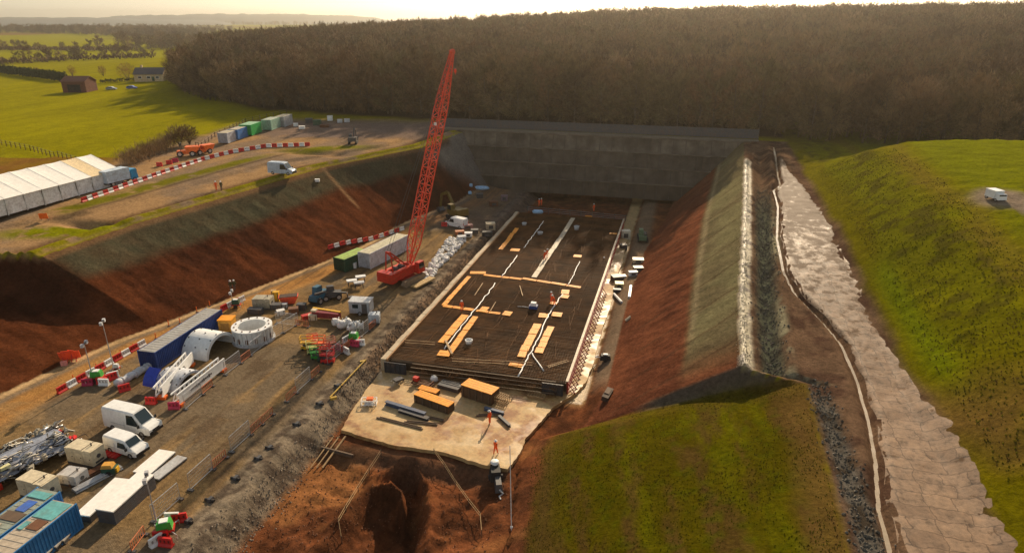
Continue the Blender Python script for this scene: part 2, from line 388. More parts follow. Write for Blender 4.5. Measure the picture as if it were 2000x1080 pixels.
    c = lerp(c, np.array((.30, .20, .105)), Fm * sm(.60, .70, fbm(x, y, 5, 82)) * .5)
    c = lerp(c, np.array((.085, .055, .035)), Fm * sm(.62, .70, fbm(x * 1.4, y * .5, 3.2, 83)) * .45)
    for tx in (-62.4, -60.7, -47.6, -46.0, -44.4, -41.6):                            # tyre tracks along the yard
        c = lerp(c, np.array((.12, .08, .05)), Fm * 1.3 * np.exp(-((x - tx - 1.6 * (vnoise(x * 0, y, 26, int(-tx)) - .5)) / .16) ** 2) * .55 * sm(.3, .5, vnoise(x, y, 12, int(-tx) + 3)))
    gr = sm(-40.6, -39.8, x + .5 * (n1 - .5)) * sm(-35.2, -36.2, x + .8 * (n1 - .5))  # grey stone strip and bank
    gcol = lerp(np.zeros_like(c) + (.235, .19, .14), np.array((.11, .085, .065)), sm(.45, .6, n3))
    gcol = lerp(gcol, np.array((.085, .065, .05)), np.exp(-((x + 39.7 + .3 * (n1 - .5)) / .22) ** 2) * .8)
    c = lerp(c, gcol, Fm * gr)
    bank = sm(-39.2, -38.0, x + .6 * (n1 - .5)) * sm(-35.4, -36.4, x) * sm(66, 71, y)
    c = lerp(c, lerp(np.zeros_like(c) + (.20, .13, .085), np.array((.08, .055, .04)), sm(.4, .62, n3)), Fm * bank * .85)
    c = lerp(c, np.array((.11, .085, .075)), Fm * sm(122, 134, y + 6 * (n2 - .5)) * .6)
    pitm = Fm * sm(-36.4, -35.2, x + .9 * (n1 - .5))
    earth = lerp(np.zeros_like(c) + (.165, .064, .032), np.array((.080, .034, .019)), sm(.38, .64, n1 * .5 + n3 * .5))
    earth = lerp(earth, np.array((.34, .16, .07)), sm(.55, .72, n2) * .6)
    c = lerp(c, earth, pitm)
    blk = Fm * sm(-35.8, -34.8, x) * sm(-14, -15, x) * sm(55.6, 54.4, y + .8 * (n1 - .5)) * sm(51.5, 53, y + .8 * (n1 - .5))
    c = lerp(c, np.array((.12, .08, .055)), blk * .5)
    stp = Fm * sm(-11.5, -11.0, x) * sm(-8.4, -9.2, x + .8 * (n1 - .5)) * sm(68, 71, y)      # pale concrete strip beside the slab
    c = lerp(c, np.array((.52, .38, .20)), stp * (.85 + .3 * (n1 - .5))); rough = np.where(stp > .5, .42, rough)
    dirt = Fm * sm(-8.8, -7.9, x) * sm(-4, -5.6, x) * sm(70, 76, y)
    c = lerp(c, np.array((.20, .15, .105)), dirt * .85)
    # right cut slope
    Rm = np.where((tr > 0) & (tr <= 1.0) & (y < 172), 1., 0.)
    c = lerp(c, earth, Rm * (1 - sm(62.9, 63.9, y)))
    cut = Rm * sm(62.9, 63.9, y + .4 * (n1 - .5))
    redr = lerp(np.zeros_like(c) + (.165, .064, .036), np.array((.110, .043, .026)), sm(.35, .7, n2 * .5 + .5 * fbm(x, y * .35, 3.5, 76)))
    redr = redr * (1 + .30 * (fbm(x, y, 1.2, 65, 3) - .5) * 2 + .30 * (vnoise(y * 1.0 + x * .5, x * .12, .8, 77) - .5))[..., None]
    c = lerp(c, redr, cut)
    gb = sm(.58, .66, tr + .07 * (n2 - .5)) * sm(64, 74, y)
    c = lerp(c, lerp(np.zeros_like(c) + (.19, .175, .095), np.array((.145, .125, .072)), sm(.4, .65, n2)), cut * gb * .9)
    c = lerp(c, np.array((.34, .27, .17)), cut * sm(.62, .66, tr) * sm(.70, .66, tr) * .5 * sm(70, 80, y))
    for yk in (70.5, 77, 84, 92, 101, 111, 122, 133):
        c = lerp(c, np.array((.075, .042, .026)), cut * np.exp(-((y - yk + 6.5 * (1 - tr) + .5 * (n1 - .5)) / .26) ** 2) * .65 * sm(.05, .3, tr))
    c = lerp(c, np.array((.10, .09, .07)), Rm * sm(62.2, 62.9, y) * sm(64.9, 64.2, y) * sm(.35, .5, (x + 12) / 25) * .8)
    gn = Rm * (1 - sm(62.6, 63.4, y + .5 * (n1 - .5))) * sm(.05, .12, tr + .09 * (n2 - .5) + .03 * (n1 - .5)) + np.where((tr > 1) & (y < 63.2), 1., 0.) * sm(1.2, .2, eR + .8 * (n1 - .5))
    gcol = lerp(np.zeros_like(c) + (.074, .062, .005), np.array((.102, .100, .005)), sm(.45, .7, fbm(x * 1.6 + .35 * y, y * .22, 3.2, 78)))
    gcol = lerp(gcol, np.array((.085, .048, .020)), sm(.42, .66, fbm(x * 1.7 + .35 * y, y * .3, 2.6, 79)) * .75)
    gcol = lerp(gcol, np.array((.07, .075, .008)), sm(.56, .70, n3) * .6)
    c = lerp(c, gcol, gn)
    c = lerp(c, np.array((.125, .075, .028)), gn * sm(-3.2, -.6, eR + 1.6 * (n1 - .5)) * .75)
    c = lerp(c, np.array((.085, .055, .018)), gn * sm(.26, .08, tr + .12 * (n2 - .5)) * .8)
    c = lerp(c, np.array((.085, .060, .014)), gn * sm(58, 62, y + 2 * (n2 - .5)) * .6)
    # right bench
    B = np.where((tr > 1) & (y < 172), 1., 0.) * sm(26, 24.5, x + 2.5 * (n2 - .5))
    bench = lerp(np.zeros_like(c) + (.15, .095, .062), np.array((.085, .05, .035)), sm(.4, .62, n1))
    c = lerp(c, bench, B * np.maximum(sm(.0, .8, eR), sm(63, 65, y)) * np.where((y < 63.2), sm(.3, 1.0, eR), 1))
    ws = np.exp(-((eR - .75 + .6 * (n1 - .5)) / .75) ** 4) * sm(63.5, 65, y) * sm(152, 146, y)
    c = lerp(c, lerp(np.zeros_like(c) + (.52, .44, .29), np.array((.12, .09, .06)), sm(.54, .68, n3)), B * ws)  # pale stone strip, its wet glare put into the colour
    d1 = np.exp(-((eR - 3.5) / 1.3) ** 4) * sm(62.6, 64.5, y) * sm(140, 110, y)
    c = lerp(c, lerp(np.zeros_like(c) + (.10, .105, .075), np.array((.05, .05, .04)), sm(.4, .6, n3)), B * d1)
    d1b = np.exp(-((eR - 5.1 + .4 * (n1 - .5)) / .5) ** 2) * sm(62.6, 64.5, y) * sm(125, 100, y)
    c = lerp(c, np.array((.30, .27, .18)), B * d1b * sm(.4, .6, n1))
    d2 = np.exp(-((x - 15.4) / 1.0) ** 4) * sm(64, 58, y)
    c = lerp(c, lerp(np.zeros_like(c) + (.11, .10, .085), np.array((.05, .04, .03)), sm(.4, .6, n3)), B * d2)
    wet = B * ws * .9
    rough = rough - .55 * np.clip(wet, 0, 1)
    # mound
    mm = np.where((tr > 1) & (y < 200), 1., 0.) * sm(23.6, 25.2, x + 2.2 * (n2 - .5))
    gm = lerp(np.zeros_like(c) + (.128, .110, .007), np.array((.150, .155, .005)), sm(33, 38, x + 6 * (n2 - .5)))
    rb = sm(26.5, 28.5, x + 4 * (n2 - .5)) * sm(36.5, 33.5, x + 5 * (n2 - .5)) * sm(55, 75, y)
    gm = lerp(gm, np.array((.132, .126, .008)), rb); 
    gm = lerp(gm, np.array((.055, .042, .015)), rb * sm(.50, .66, fbm(x, y, 1.7, 80, 3)) * .6)
    gm = lerp(gm, np.array((.15, .085, .035)), sm(.52, .72, fbm(x * .8 + 10, y * .5, 9, 81)) * .8 * sm(70, 55, y + .6 * (x - 24)))
    gm = lerp(gm, np.array((.17, .10, .035)), np.exp(-((x - 37 - 3 * (n2 - .5)) / 2.2) ** 2) * .45)
    gm = lerp(gm, np.array((.13, .16, .01)), np.exp(-((x - 26.6) / 1.3) ** 2) * sm(58, 66, y) * sm(95, 85, y) * .8)
    c = lerp(c, gm, mm)
    tk = mm * sm(2.2, 1.4, np.abs(x - 41 - I(y, [40, 88, 100], [9.5, 3.2, 0])) + .8 * (n1 - .5)) * sm(103, 99, y)
    tk = np.maximum(tk, mm * np.exp(-(((x - 41.5) / 3.6) ** 2 + ((y - 97.5) / 4.6) ** 2) ** 3))
    c = lerp(c, np.array((.23, .18, .135)), tk)
    lum = c.mean(-1, keepdims=True); c = lum + (c - lum) * 1.12
    return np.clip(c, .002, .9), np.clip(rough, .25, 1)

def lines(a, b, st): return np.arange(a, b, st)
def grow(a, st, k, end):
    o, x = [], a
    while abs(x - a) < end: x += st; o.append(x); st *= k
    return np.array(o)
gx = np.concatenate([grow(-620, -3.2, 1.09, 3600)[::-1], lines(-620, -126, 3.2), lines(-126, -92, .55), lines(-92, 30, .33), lines(30, 62, .42), grow(62, .9, 1.07, 3500)])
gy = np.concatenate([grow(22, -1, 1.3, 250)[::-1], lines(22, 110, .33), lines(110, 176, .5), lines(176, 240, 1.4), lines(240, 640, 3.2), grow(640, 3.2, 1.035, 4600)])
GX, GY = np.meshgrid(gx, gy); GZ = ground(GX, GY)
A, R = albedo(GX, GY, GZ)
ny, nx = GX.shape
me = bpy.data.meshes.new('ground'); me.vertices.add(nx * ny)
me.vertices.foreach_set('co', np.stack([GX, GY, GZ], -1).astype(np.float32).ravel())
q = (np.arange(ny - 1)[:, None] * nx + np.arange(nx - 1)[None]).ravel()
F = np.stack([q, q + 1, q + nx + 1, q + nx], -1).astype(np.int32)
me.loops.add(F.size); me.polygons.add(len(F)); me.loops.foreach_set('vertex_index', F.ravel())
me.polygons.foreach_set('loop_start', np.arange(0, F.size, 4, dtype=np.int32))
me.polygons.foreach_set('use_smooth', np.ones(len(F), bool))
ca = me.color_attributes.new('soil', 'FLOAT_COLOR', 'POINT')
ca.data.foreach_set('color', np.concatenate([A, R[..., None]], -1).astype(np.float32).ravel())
me.update(); me.validate()
gm = bpy.data.materials.new('ground soil and grass'); gm.use_nodes = True; t = gm.node_tree; b = t.nodes['Principled BSDF']; LK = t.links.new
ac = node(t, 'ShaderNodeVertexColor', layer_name='soil'); tc = node(t, 'ShaderNodeTexCoord')
def nz(sc, det=6, ro=.6):
    n = node(t, 'ShaderNodeTexNoise'); n.inputs['Scale'].default_value = sc; n.inputs['Detail'].default_value = det; n.inputs['Roughness'].default_value = ro
    LK(tc.outputs['Object'], n.inputs['Vector']); return n
na, nb = nz(2.3, 8, .75), nz(.35, 6, .65)
mr = node(t, 'ShaderNodeMapRange'); mr.inputs[1].default_value = .32; mr.inputs[2].default_value = .68; mr.inputs[3].default_value = .62; mr.inputs[4].default_value = 1.36
LK(na.outputs[0], mr.inputs[0])
mr2 = node(t, 'ShaderNodeMapRange'); mr2.inputs[1].default_value = .3; mr2.inputs[2].default_value = .7; mr2.inputs[3].default_value = .82; mr2.inputs[4].default_value = 1.18
LK(nb.outputs[0], mr2.inputs[0])
m1 = node(t, 'ShaderNodeMath', operation='MULTIPLY'); LK(mr.outputs[0], m1.inputs[0]); LK(mr2.outputs[0], m1.inputs[1])
mx = node(t, 'ShaderNodeMix', data_type='RGBA', blend_type='MULTIPLY'); mx.inputs[0].default_value = 1; LK(ac.outputs[0], mx.inputs[6]); LK(m1.outputs[0], mx.inputs[7])
LK(mx.outputs[2], b.inputs['Base Color']); LK(ac.outputs[1], b.inputs['Roughness']); sp_ = node(t, 'ShaderNodeMapRange'); sp_.inputs[1].default_value = .85; sp_.inputs[2].default_value = .4; sp_.inputs[3].default_value = .0; sp_.inputs[4].default_value = .4; LK(ac.outputs[1], sp_.inputs[0]); LK(sp_.outputs[0], b.inputs['Specular IOR Level'])
bp = node(t, 'ShaderNodeBump'); bp.inputs['Strength'].default_value = .9; bp.inputs['Distance'].default_value = .16; LK(na.outputs[0], bp.inputs['Height']); LK(bp.outputs[0], b.inputs['Normal'])
me.materials.append(gm)
go = bpy.data.objects.new('ground', me); COL.objects.link(go); structure(go)

# distant hills on the horizon
def ridge(name, dist, a0, a1, hfun, col):
    n = 90; vs = []
    for i in range(n + 1):
        a = math.radians(a0 + (a1 - a0) * i / n); h = hfun(i / n) * math.sin(math.pi * i / n) ** .25
        for r, z in ((dist - 500, -5), (dist - 250, h * .7), (dist, h), (dist + 300, h * .6), (dist + 500, -5)): vs.append((math.sin(a) * r, math.cos(a) * r, z))
    fs = [(i * 5 + j, i * 5 + j + 5, i * 5 + j + 6, i * 5 + j + 1) for i in range(n) for j in range(4)]
    o = MB().add(vs, fs).build(name, mat(name + ' woodland and grass', col, .9, var=.3, scale=.004), smooth=True); structure(o)
ridge('hills', 4300, -46, -24, lambda s: 50 + 20 * float(fbm(s * 40, 3, 5, 90)) + 8 * float(vnoise(s * 160, 1, 2, 93)), (.10, .12, .13))
ridge('hills', 3900, -66, -36, lambda s: 38 + 10 * float(fbm(s * 40, 9, 5, 91)) + 5 * float(vnoise(s * 160, 1, 2, 94)), (.10, .12, .10))

# ---------------------------------------------------------------- trees
def bark(name, c1, c2, mid=None):
    m = bpy.data.materials.new(name); m.use_nodes = True; t = m.node_tree; b = t.nodes['Principled BSDF']
    oi = node(t, 'ShaderNodeObjectInfo'); cr = node(t, 'ShaderNodeValToRGB')
    cr.color_ramp.elements[0].color = (*c1, 1); cr.color_ramp.elements[1].color = (*c2, 1)
    if mid:
        for p_, c_ in zip((.35, .65), mid): e_ = cr.color_ramp.elements.new(p_); e_.color = (*c_, 1)
    t.links.new(oi.outputs['Random'], cr.inputs[0])
    tc = node(t, 'ShaderNodeTexCoord'); n = node(t, 'ShaderNodeTexNoise'); n.inputs['Scale'].default_value = .9; n.inputs['Detail'].default_value = 3
    t.links.new(tc.outputs['Object'], n.inputs['Vector'])
    mr = node(t, 'ShaderNodeMapRange'); mr.inputs[1].default_value = .35; mr.inputs[2].default_value = .65; mr.inputs[3].default_value = .6; mr.inputs[4].default_value = 1.35; t.links.new(n.outputs[0], mr.inputs[0])
    mx = node(t, 'ShaderNodeMix', data_type='RGBA', blend_type='MULTIPLY'); mx.inputs[0].default_value = 1
    t.links.new(cr.outputs[0], mx.inputs[6]); t.links.new(mr.outputs[0], mx.inputs[7]); t.links.new(mx.outputs[2], b.inputs['Base Color'])
    b.inputs['Roughness'].default_value = .9; b.inputs['Specular IOR Level'].default_value = .15
    return m
TRUNK = bark('tree bark', (.12, .085, .06), (.17, .12, .085))
TWIG = bark('bare winter twigs', (.11, .065, .034), (.31, .195, .10), [(.22, .125, .06), (.17, .125, .055)])
TWIGO = bark('russet twigs', (.30, .15, .05), (.36, .20, .07))
EVER = bark('dark hedge leaves', (.035, .045, .012), (.08, .07, .02))
def tree_meshes(k, H=14., W=4.2, n=1500, base=.08, rnd=None, tw=.085):
    """trunk with limbs, and a crown of many separate twigs"""
    r = random.Random(k * 31 + 5); tm = MB(); tips = []
    lean = (r.uniform(-.5, .5), r.uniform(-.5, .5))
    top = [(lean[0] * s * s, lean[1] * s * s, H * .93 * s) for s in (0, .2, .45, .7, 1.0)]
    tm.tube([(a, b_, c - .5 if c == 0 else c) for a, b_, c in top], [H * .020, H * .016, H * .011, H * .006, .02], 7)
    for i in range(18):
        s = r.uniform(base, .9); a = i * 2.4 + r.uniform(-.4, .4); L = W * (1.15 - .75 * abs(s - .45)) * r.uniform(.7, 1.1)
        p0 = Vector((lean[0] * s * s, lean[1] * s * s, H * .93 * s)); up = r.uniform(.45, 1.0)
        p1 = p0 + Vector((math.cos(a) * L * .5, math.sin(a) * L * .5, L * up * .4)); p2 = p0 + Vector((math.cos(a + .2) * L, math.sin(a + .2) * L, L * up))
        tm.tube([p0, p1, p2], [H * .008 * (1.1 - s), H * .005 * (1.1 - s), .015], 4); tips += [p1, p2, (p1 + p2) / 2]
    vs, fs = [], []
    clumps = [(t, r.uniform(.8, 1.7)) for t in tips] + [(Vector((r.uniform(-.7, .7), r.uniform(-.7, .7), H * r.uniform(.72, .95))), 1.3) for _ in range(5)]
    for i in range(n):
        c, rad = clumps[r.randrange(len(clumps))]
        d = Vector((r.gauss(0, 1), r.gauss(0, 1), r.gauss(0, 1))); d.normalize()
        p = c + d * rad * r.random() ** .5
        out = Vector((p.x, p.y, (p.z - H * .45) * .8 + 1.5)).normalized()
        u = (out + Vector((r.gauss(0, .45), r.gauss(0, .45), r.gauss(.15, .4)))).normalized()
        s_ = u.cross(Vector((r.gauss(0, 1), r.gauss(0, 1), r.gauss(0, 1)))).normalized() * tw * r.uniform(.5, 1.3)
        L = r.uniform(.7, 1.7) * H / 14; o = len(vs)
        vs += [p - s_, p + s_, p + u * L + s_ * .3]; fs.append((o, o + 1, o + 2))
    cm = MB().add(vs, fs)
    return tm, cm
KINDS = []
for k in range(6):
    a, b_ = tree_meshes(k, [14, 12.5, 15, 13, 11, 14.5][k], [4.4, 3.8, 4.6, 4.8, 3.6, 4.0][k], [2100, 1800, 2300, 2200, 1700, 2000][k], tw=.10)
    KINDS.append((a.mesh('trunk', TRUNK, True), b_.mesh('crown', TWIG)))
def tree(x, y, k, sc, label, group, z=None, twig=None, rz=None):
    t = thing('bare_tree', label, 'tree', (x, y, (gz(x, y) if z is None else z) - .1), random.uniform(0, 6.28) if rz is None else rz, group)
    t.scale = (sc * random.uniform(.92, 1.08), sc * random.uniform(.92, 1.08), sc)
    for nm, me_ in zip(('trunk', 'crown'), KINDS[k % 6]):
        o = bpy.data.objects.new(nm, me_); COL.objects.link(o); o.parent = t
    return t
EDGE = [(-330, 420), (-300, 372), (-262, 318), (-226, 262), (-190, 230), (-141, 205), (-100, 195), (-72, 190), (-40, 184), (-10, 181), (22, 178), (50, 172), (80, 170), (130, 168), (190, 166), (240, 164)]
def edge_y(x): return float(I(x, [p[0] for p in EDGE], [p[1] for p in EDGE]))
# the nearest rows of the wood stand as trees of their own
placed = []
s = -330.
while s < 175 and len(placed) < 265:
    for row in range(2):
        x = s + random.uniform(-1.6, 1.6) + row * 2.2; y = edge_y(x) + 1.5 + row * 6.2 + random.uniform(-1.5, 1.5)
        if row and s < -230: continue
        sc = random.uniform(.80, 1.22)
        tree(x, y, random.randrange(6), sc, 'bare brown winter tree in the front rows of the wood behind the cutting', 'bare trees along the front of the wood')
        placed.append((x, y))
    s += 4.6 if s > -230 else 5.2
# the wood behind them reads as one mass
pts, rr = [], random.Random(3)
sp = 5.4; yy = 160.
while yy < 640:
    sp = 5.2 + max(0, (yy - 300)) * .006
    xx = -520.
    while xx < 420:
        x, y = xx + rr.uniform(-.5, .5) * sp, yy + rr.uniform(-.5, .5) * sp
        xx += sp
        lim = math.degrees(math.atan2(x, y))
        if lim > 27 or y < edge_y(x) + (13.5 if x > -230 else 8): continue
        if x < -330 and y < 420 + (-330 - x) * 2.2 : continue
        if x < -380: continue
        pts.append((x, y, gz(x, y) - .2))
    yy += sp
kc = bpy.data.collections.new('wood_tree_kinds')
def merged(k):
    tm, cm = tree_meshes(40 + k, [13.5, 15, 12, 14][k], [4.6, 4.4, 4.2, 5.0][k], 950, tw=.17)
    b_ = MB(); b_.add(tm.v, tm.f, 0); b_.add(cm.v, cm.f, 1)
    o = bpy.data.objects.new('wood_tree_kind', b_.mesh('wood_tree_kind', [TRUNK, TWIG])); kc.objects.link(o)
for k in range(4): merged(k)
def scatter(name, P, label, smin=.66, smax=1.22, kind='stuff', coll=kc, cat='wood'):
    me_ = bpy.data.meshes.new(name); me_.from_pydata(P, [], []); o = bpy.data.objects.new(name, me_); COL.objects.link(o)
    g = bpy.data.node_groups.new(name, 'GeometryNodeTree'); g.interface.new_socket('Geometry', in_out='INPUT', socket_type='NodeSocketGeometry'); g.interface.new_socket('Geometry', in_out='OUTPUT', socket_type='NodeSocketGeometry')
    N = g.nodes; i_, o_ = N.new('NodeGroupInput'), N.new('NodeGroupOutput')
    ci = N.new('GeometryNodeCollectionInfo'); ci.inputs[0].default_value = coll; ci.inputs[1].default_value = True; ci.inputs[2].default_value = True
    ip = N.new('GeometryNodeInstanceOnPoints'); ip.inputs['Pick Instance'].default_value = True
    rv = N.new('FunctionNodeRandomValue'); rv.data_type = 'FLOAT_VECTOR'; rv.inputs[0].default_value = (-.06, -.06, 0); rv.inputs[1].default_value = (.06, .06, 6.283)
    rs = N.new('FunctionNodeRandomValue'); rs.data_type = 'FLOAT'; rs.inputs[2].default_value = smin; rs.inputs[3].default_value = smax; rs.inputs['Seed'].default_value = 5
    g.links.new(i_.outputs[0], ip.inputs['Points']); g.links.new(ci.outputs[0], ip.inputs['Instance']); g.links.new(rv.outputs[0], ip.inputs['Rotation']); g.links.new(rs.outputs[1], ip.inputs['Scale']); g.links.new(ip.outputs[0], o_.inputs[0])
    md = o.modifiers.new('scatter', 'NODES'); md.node_group = g
    tag(o, label, cat, None, kind); return o
scatter('wood', pts, 'brown leafless winter wood covering the hill behind the cutting')

# far belts and hedgerows beyond the left fields, each one mass of trees
def belt(P, wd, st, seed):
    r = random.Random(seed); out = []
    for (x0, y0), (x1, y1) in zip(P[:-1], P[1:]):
        L = math.hypot(x1 - x0, y1 - y0); n = int(L / st)
        for i in range(n):
            t_ = (i + r.random()) / n; x = x0 + (x1 - x0) * t_ + r.uniform(-wd, wd); y = y0 + (y1 - y0) * t_ + r.uniform(-wd, wd); out.append((x, y, gz(x, y) - 1.2))
    return out
def PX(x, y): p = atz(x, y, 9.); return (p.x, p.y)
fb = belt([PX(-60, 66), PX(120, 68), PX(260, 72), PX(400, 76)], 60, 1.9, 1) + belt([PX(250, 92), PX(340, 96), PX(400, 98)], 40, 3, 2) + belt([PX(250, 58), PX(420, 60)], 80, 3, 7)
scatter('distant_woodland', fb, 'distant belt of brown bare trees crossing the far left fields', .8, 1.3)
fb = belt([PX(-60, 48.5), PX(140, 49), PX(330, 49), PX(600, 50)], 60, 7, 3) + belt([PX(-60, 41), PX(300, 42), PX(640, 43)], 120, 9, 4)
scatter('distant_hedges', fb, 'thin dark hedges and trees just under the left horizon', .8, 1.4)
hb = belt([PX(300, 112), PX(230, 114), PX(150, 117), PX(90, 121), PX(0, 124), PX(-60, 127)], 5, 5.2, 5) + belt([PX(0, 97), PX(110, 100), PX(260, 102)], 4, 9, 8)
for x, y, z in hb[:110]:
    tree(x, y, random.randrange(6), random.uniform(.45, .85), 'bare hedgerow tree between the bright green fields on the far left', 'trees of the far left hedgerows', z)
# clipped field hedge running to the barn, and bushes nearer by
def bush_mesh(L, W, H, n, seed, tw=.10, ln=.5):
    r = random.Random(seed); vs, fs = [], []
    for i in range(n):
        p = Vector((r.uniform(-L / 2, L / 2), r.gauss(0, W / 4), H * r.random() ** .7)); p.z *= .75 + .25 * math.sin(p.x * 1.7 + seed) * math.sin(p.x * .63)
        u = Vector((r.gauss(0, .5), r.gauss(0, .5), 1.0)).normalized(); s_ = u.cross(Vector((r.gauss(0, 1), r.gauss(0, 1), .2))).normalized() * tw * r.uniform(.6, 1.4); o = len(vs)
        vs += [p - s_, p + s_, p + u * ln * r.uniform(.6, 1.6)]; fs.append((o, o + 1, o + 2))
    return MB().add(vs, fs)
def hedge(pa, pb, W, H, label, name='field_hedge', m=None, dens=26, tw=.14, ln=.6):
    a, b_ = Vector(pa), Vector(pb); L = (b_ - a).xy.length; c = (a + b_) / 2
    t = thing(name, label, 'hedge', c, math.atan2(b_.y - a.y, b_.x - a.x)); mb = bush_mesh(L, W, H, int(L * dens), int(L), tw, ln)
    sl = (b_.z - a.z) / L
    mb.v = [(x, y, z + x * sl) for x, y, z in mb.v]
    mb.build('foliage', m or EVER, t); st = MB()
    for i in range(int(L / 3)): x = -L / 2 + i * 3 + 1; st.tube([(x, 0, x * sl - .2), (x + .2, .1, x * sl + H * .7)], [.07, .02], 5)
    st.build('stems', TRUNK, t); return t
for pa, pb, lb in (((300, 114), (150, 119), 'dark hedge under the trees beyond the far bright field, nearer the wood'), ((150, 119), (-40, 129), 'dark hedge under the trees beyond the far bright field, at the left edge'), ((270, 101), (-40, 99), 'thin dark hedge across the far left fields')):
    hedge(at(*pa), at(*pb), 7, 4.5, lb, dens=9, tw=.7, ln=1.6, m=TWIG)
hedge(at(-40, 138), at(128, 160), 4.5, 5.0, 'long dark field hedge between the barn and the left edge of the picture', dens=42, tw=.3, ln=1.0)
hedge(at(195, 163), at(275, 158), 3.0, 1.8, 'low dark hedge between the brick barn and the cottage', dens=30, tw=.2)
hedge(at(245, 328), at(340, 286), 4.5, 3.6, 'brown leafless thicket between the green field and the upper site road', 'thicket', TWIG, 150, .05, 1.1)
def shrub(px, py, H, W, label, m=TWIG, n=700, name='shrub'):
    p = at(px, py); t = thing(name, label, 'bush', p, random.uniform(0, 6)); r = random.Random(int(px)); vs, fs = [], []; st = MB()
    for i in range(9):
        a = i * .7; st.tube([(0, 0, -.1), (math.cos(a) * W * .2, math.sin(a) * W * .2, H * .5), (math.cos(a) * W * .42, math.sin(a) * W * .42, H * .85)], [.07, .04, .01], 5)
    for i in range(n):
        d = Vector((r.gauss(0, 1), r.gauss(0, 1), r.gauss(0, 1))).normalized() * r.random() ** .45; q_ = Vector((d.x * W / 2, d.y * W / 2, H * .55 + d.z * H * .42))
        u = (d + Vector((0, 0, .7)) + Vector((r.gauss(0, .4), r.gauss(0, .4), 0))).normalized(); s_ = u.cross(Vector((r.gauss(0, 1), r.gauss(0, 1), .3))).normalized() * r.uniform(.03, .08); o = len(vs)
        vs += [q_ - s_, q_ + s_, q_ + u * r.uniform(.5, 1.1)]; fs.append((o, o + 1, o + 2))
    MB().add(vs, fs).build('crown', m, t); st.build('stem', TRUNK, t); return t
shrub(352, 287, 5.5, 5.5, 'pair of brown rounded bushes nearest the blue and white containers', n=1100); shrub(371, 283, 5.0, 4.6, 'right hand brown bush of the pair beside the containers', n=900)
shrub(250, 158, 9, 9, 'russet orange rounded tree left of the cottage', TWIGO, 1100, 'russet_tree')
for px, h, lb in ((75, 5, 'small lone bare tree on the left of the field before the hedgerow'), (142, 6, 'middle lone bare tree above the brick barn'), (202, 6, 'pale bare tree just right of the brick barn roof')):
    shrub(px, 150, h, h * .7, lb, TWIGO, 380, 'small_tree')

# ---------------------------------------------------------------- haze
HB = MB().box((0, 2300, 34), (7600, 5700, 100))
hz = bpy.data.materials.new('haze'); hz.use_nodes = True; t = hz.node_tree; t.nodes.remove(t.nodes['Principled BSDF'])
pv = node(t, 'ShaderNodeVolumePrincipled'); pv.inputs['Color'].default_value = (.95, .86, .72, 1); pv.inputs['Density'].default_value = .00018; pv.inputs['Anisotropy'].default_value = .80
t.links.new(pv.outputs[0], t.nodes['Material Output'].inputs['Volume'])
ho = HB.build('haze', hz); ho['kind'] = 'stuff'; ho['label'] = 'pale warm haze in the air over the whole valley'; ho['category'] = 'haze'
hz.volume_intersection_method = 'FAST' if hasattr(hz, 'volume_intersection_method') else None

# ---------------------------------------------------------------- headwall of the cutting and its fence
t = thing('retaining_wall', 'tall grey stepped sprayed concrete headwall in shadow at the far end of the cutting', 'wall', (0, 0, 0))
for k in range(4):
    y0, z0 = 163.6 + k * 1.6, -.3 + k * 3.55; h = 3.55
    mb = MB(); n = 46; xs = [-66 + 84 * i / n for i in range(n + 1)]; P = []
    for i, x in enumerate(xs):
        j = .16 * math.sin(i * 2.7 + k * 1.3) + .1 * math.sin(i * 5.1 + k)
        P += [(x, y0 + j, z0), (x, y0 + .62 + j * .6, z0 + h * .5), (x, y0 + .95 + j, z0 + h + .1 * math.sin(i * 1.9 + k)), (x, y0 + 3.6, z0 + h + .02), (x, y0 + 3.6, z0)]
    F_ = [(i * 5 + a, i * 5 + 5 + a, i * 5 + 6 + a, i * 5 + 1 + a) for i in range(n) for a in range(4)]
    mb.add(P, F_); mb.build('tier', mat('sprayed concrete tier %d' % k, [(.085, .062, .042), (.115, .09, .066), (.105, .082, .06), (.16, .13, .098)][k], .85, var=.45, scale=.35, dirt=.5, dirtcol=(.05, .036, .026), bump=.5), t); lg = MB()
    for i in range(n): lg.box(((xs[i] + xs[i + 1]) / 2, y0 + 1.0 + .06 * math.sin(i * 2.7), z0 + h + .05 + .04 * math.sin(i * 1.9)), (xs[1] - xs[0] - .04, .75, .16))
    lg.build('ledge', mat('pale wall ledge', (.155, .125, .092), .85, var=.4, scale=.4), t)  # ledges paler than the tiers: sky light on their tops put into colour
    ms = MB()
    for i in range(24): x = -57 + i * 3.05; ms.bar((x, y0 - .12, z0 + .2), (x, y0 + .8, z0 + h * .94), .14)
    ms.build('joint_strips', mat('dark wall joints', (.09, .08, .07), .9), t)
MB().box((-24, 171.4, 14.05), (84, 2.2, .3)).build('coping', mat('wall coping concrete', (.20, .165, .125), .8), t)
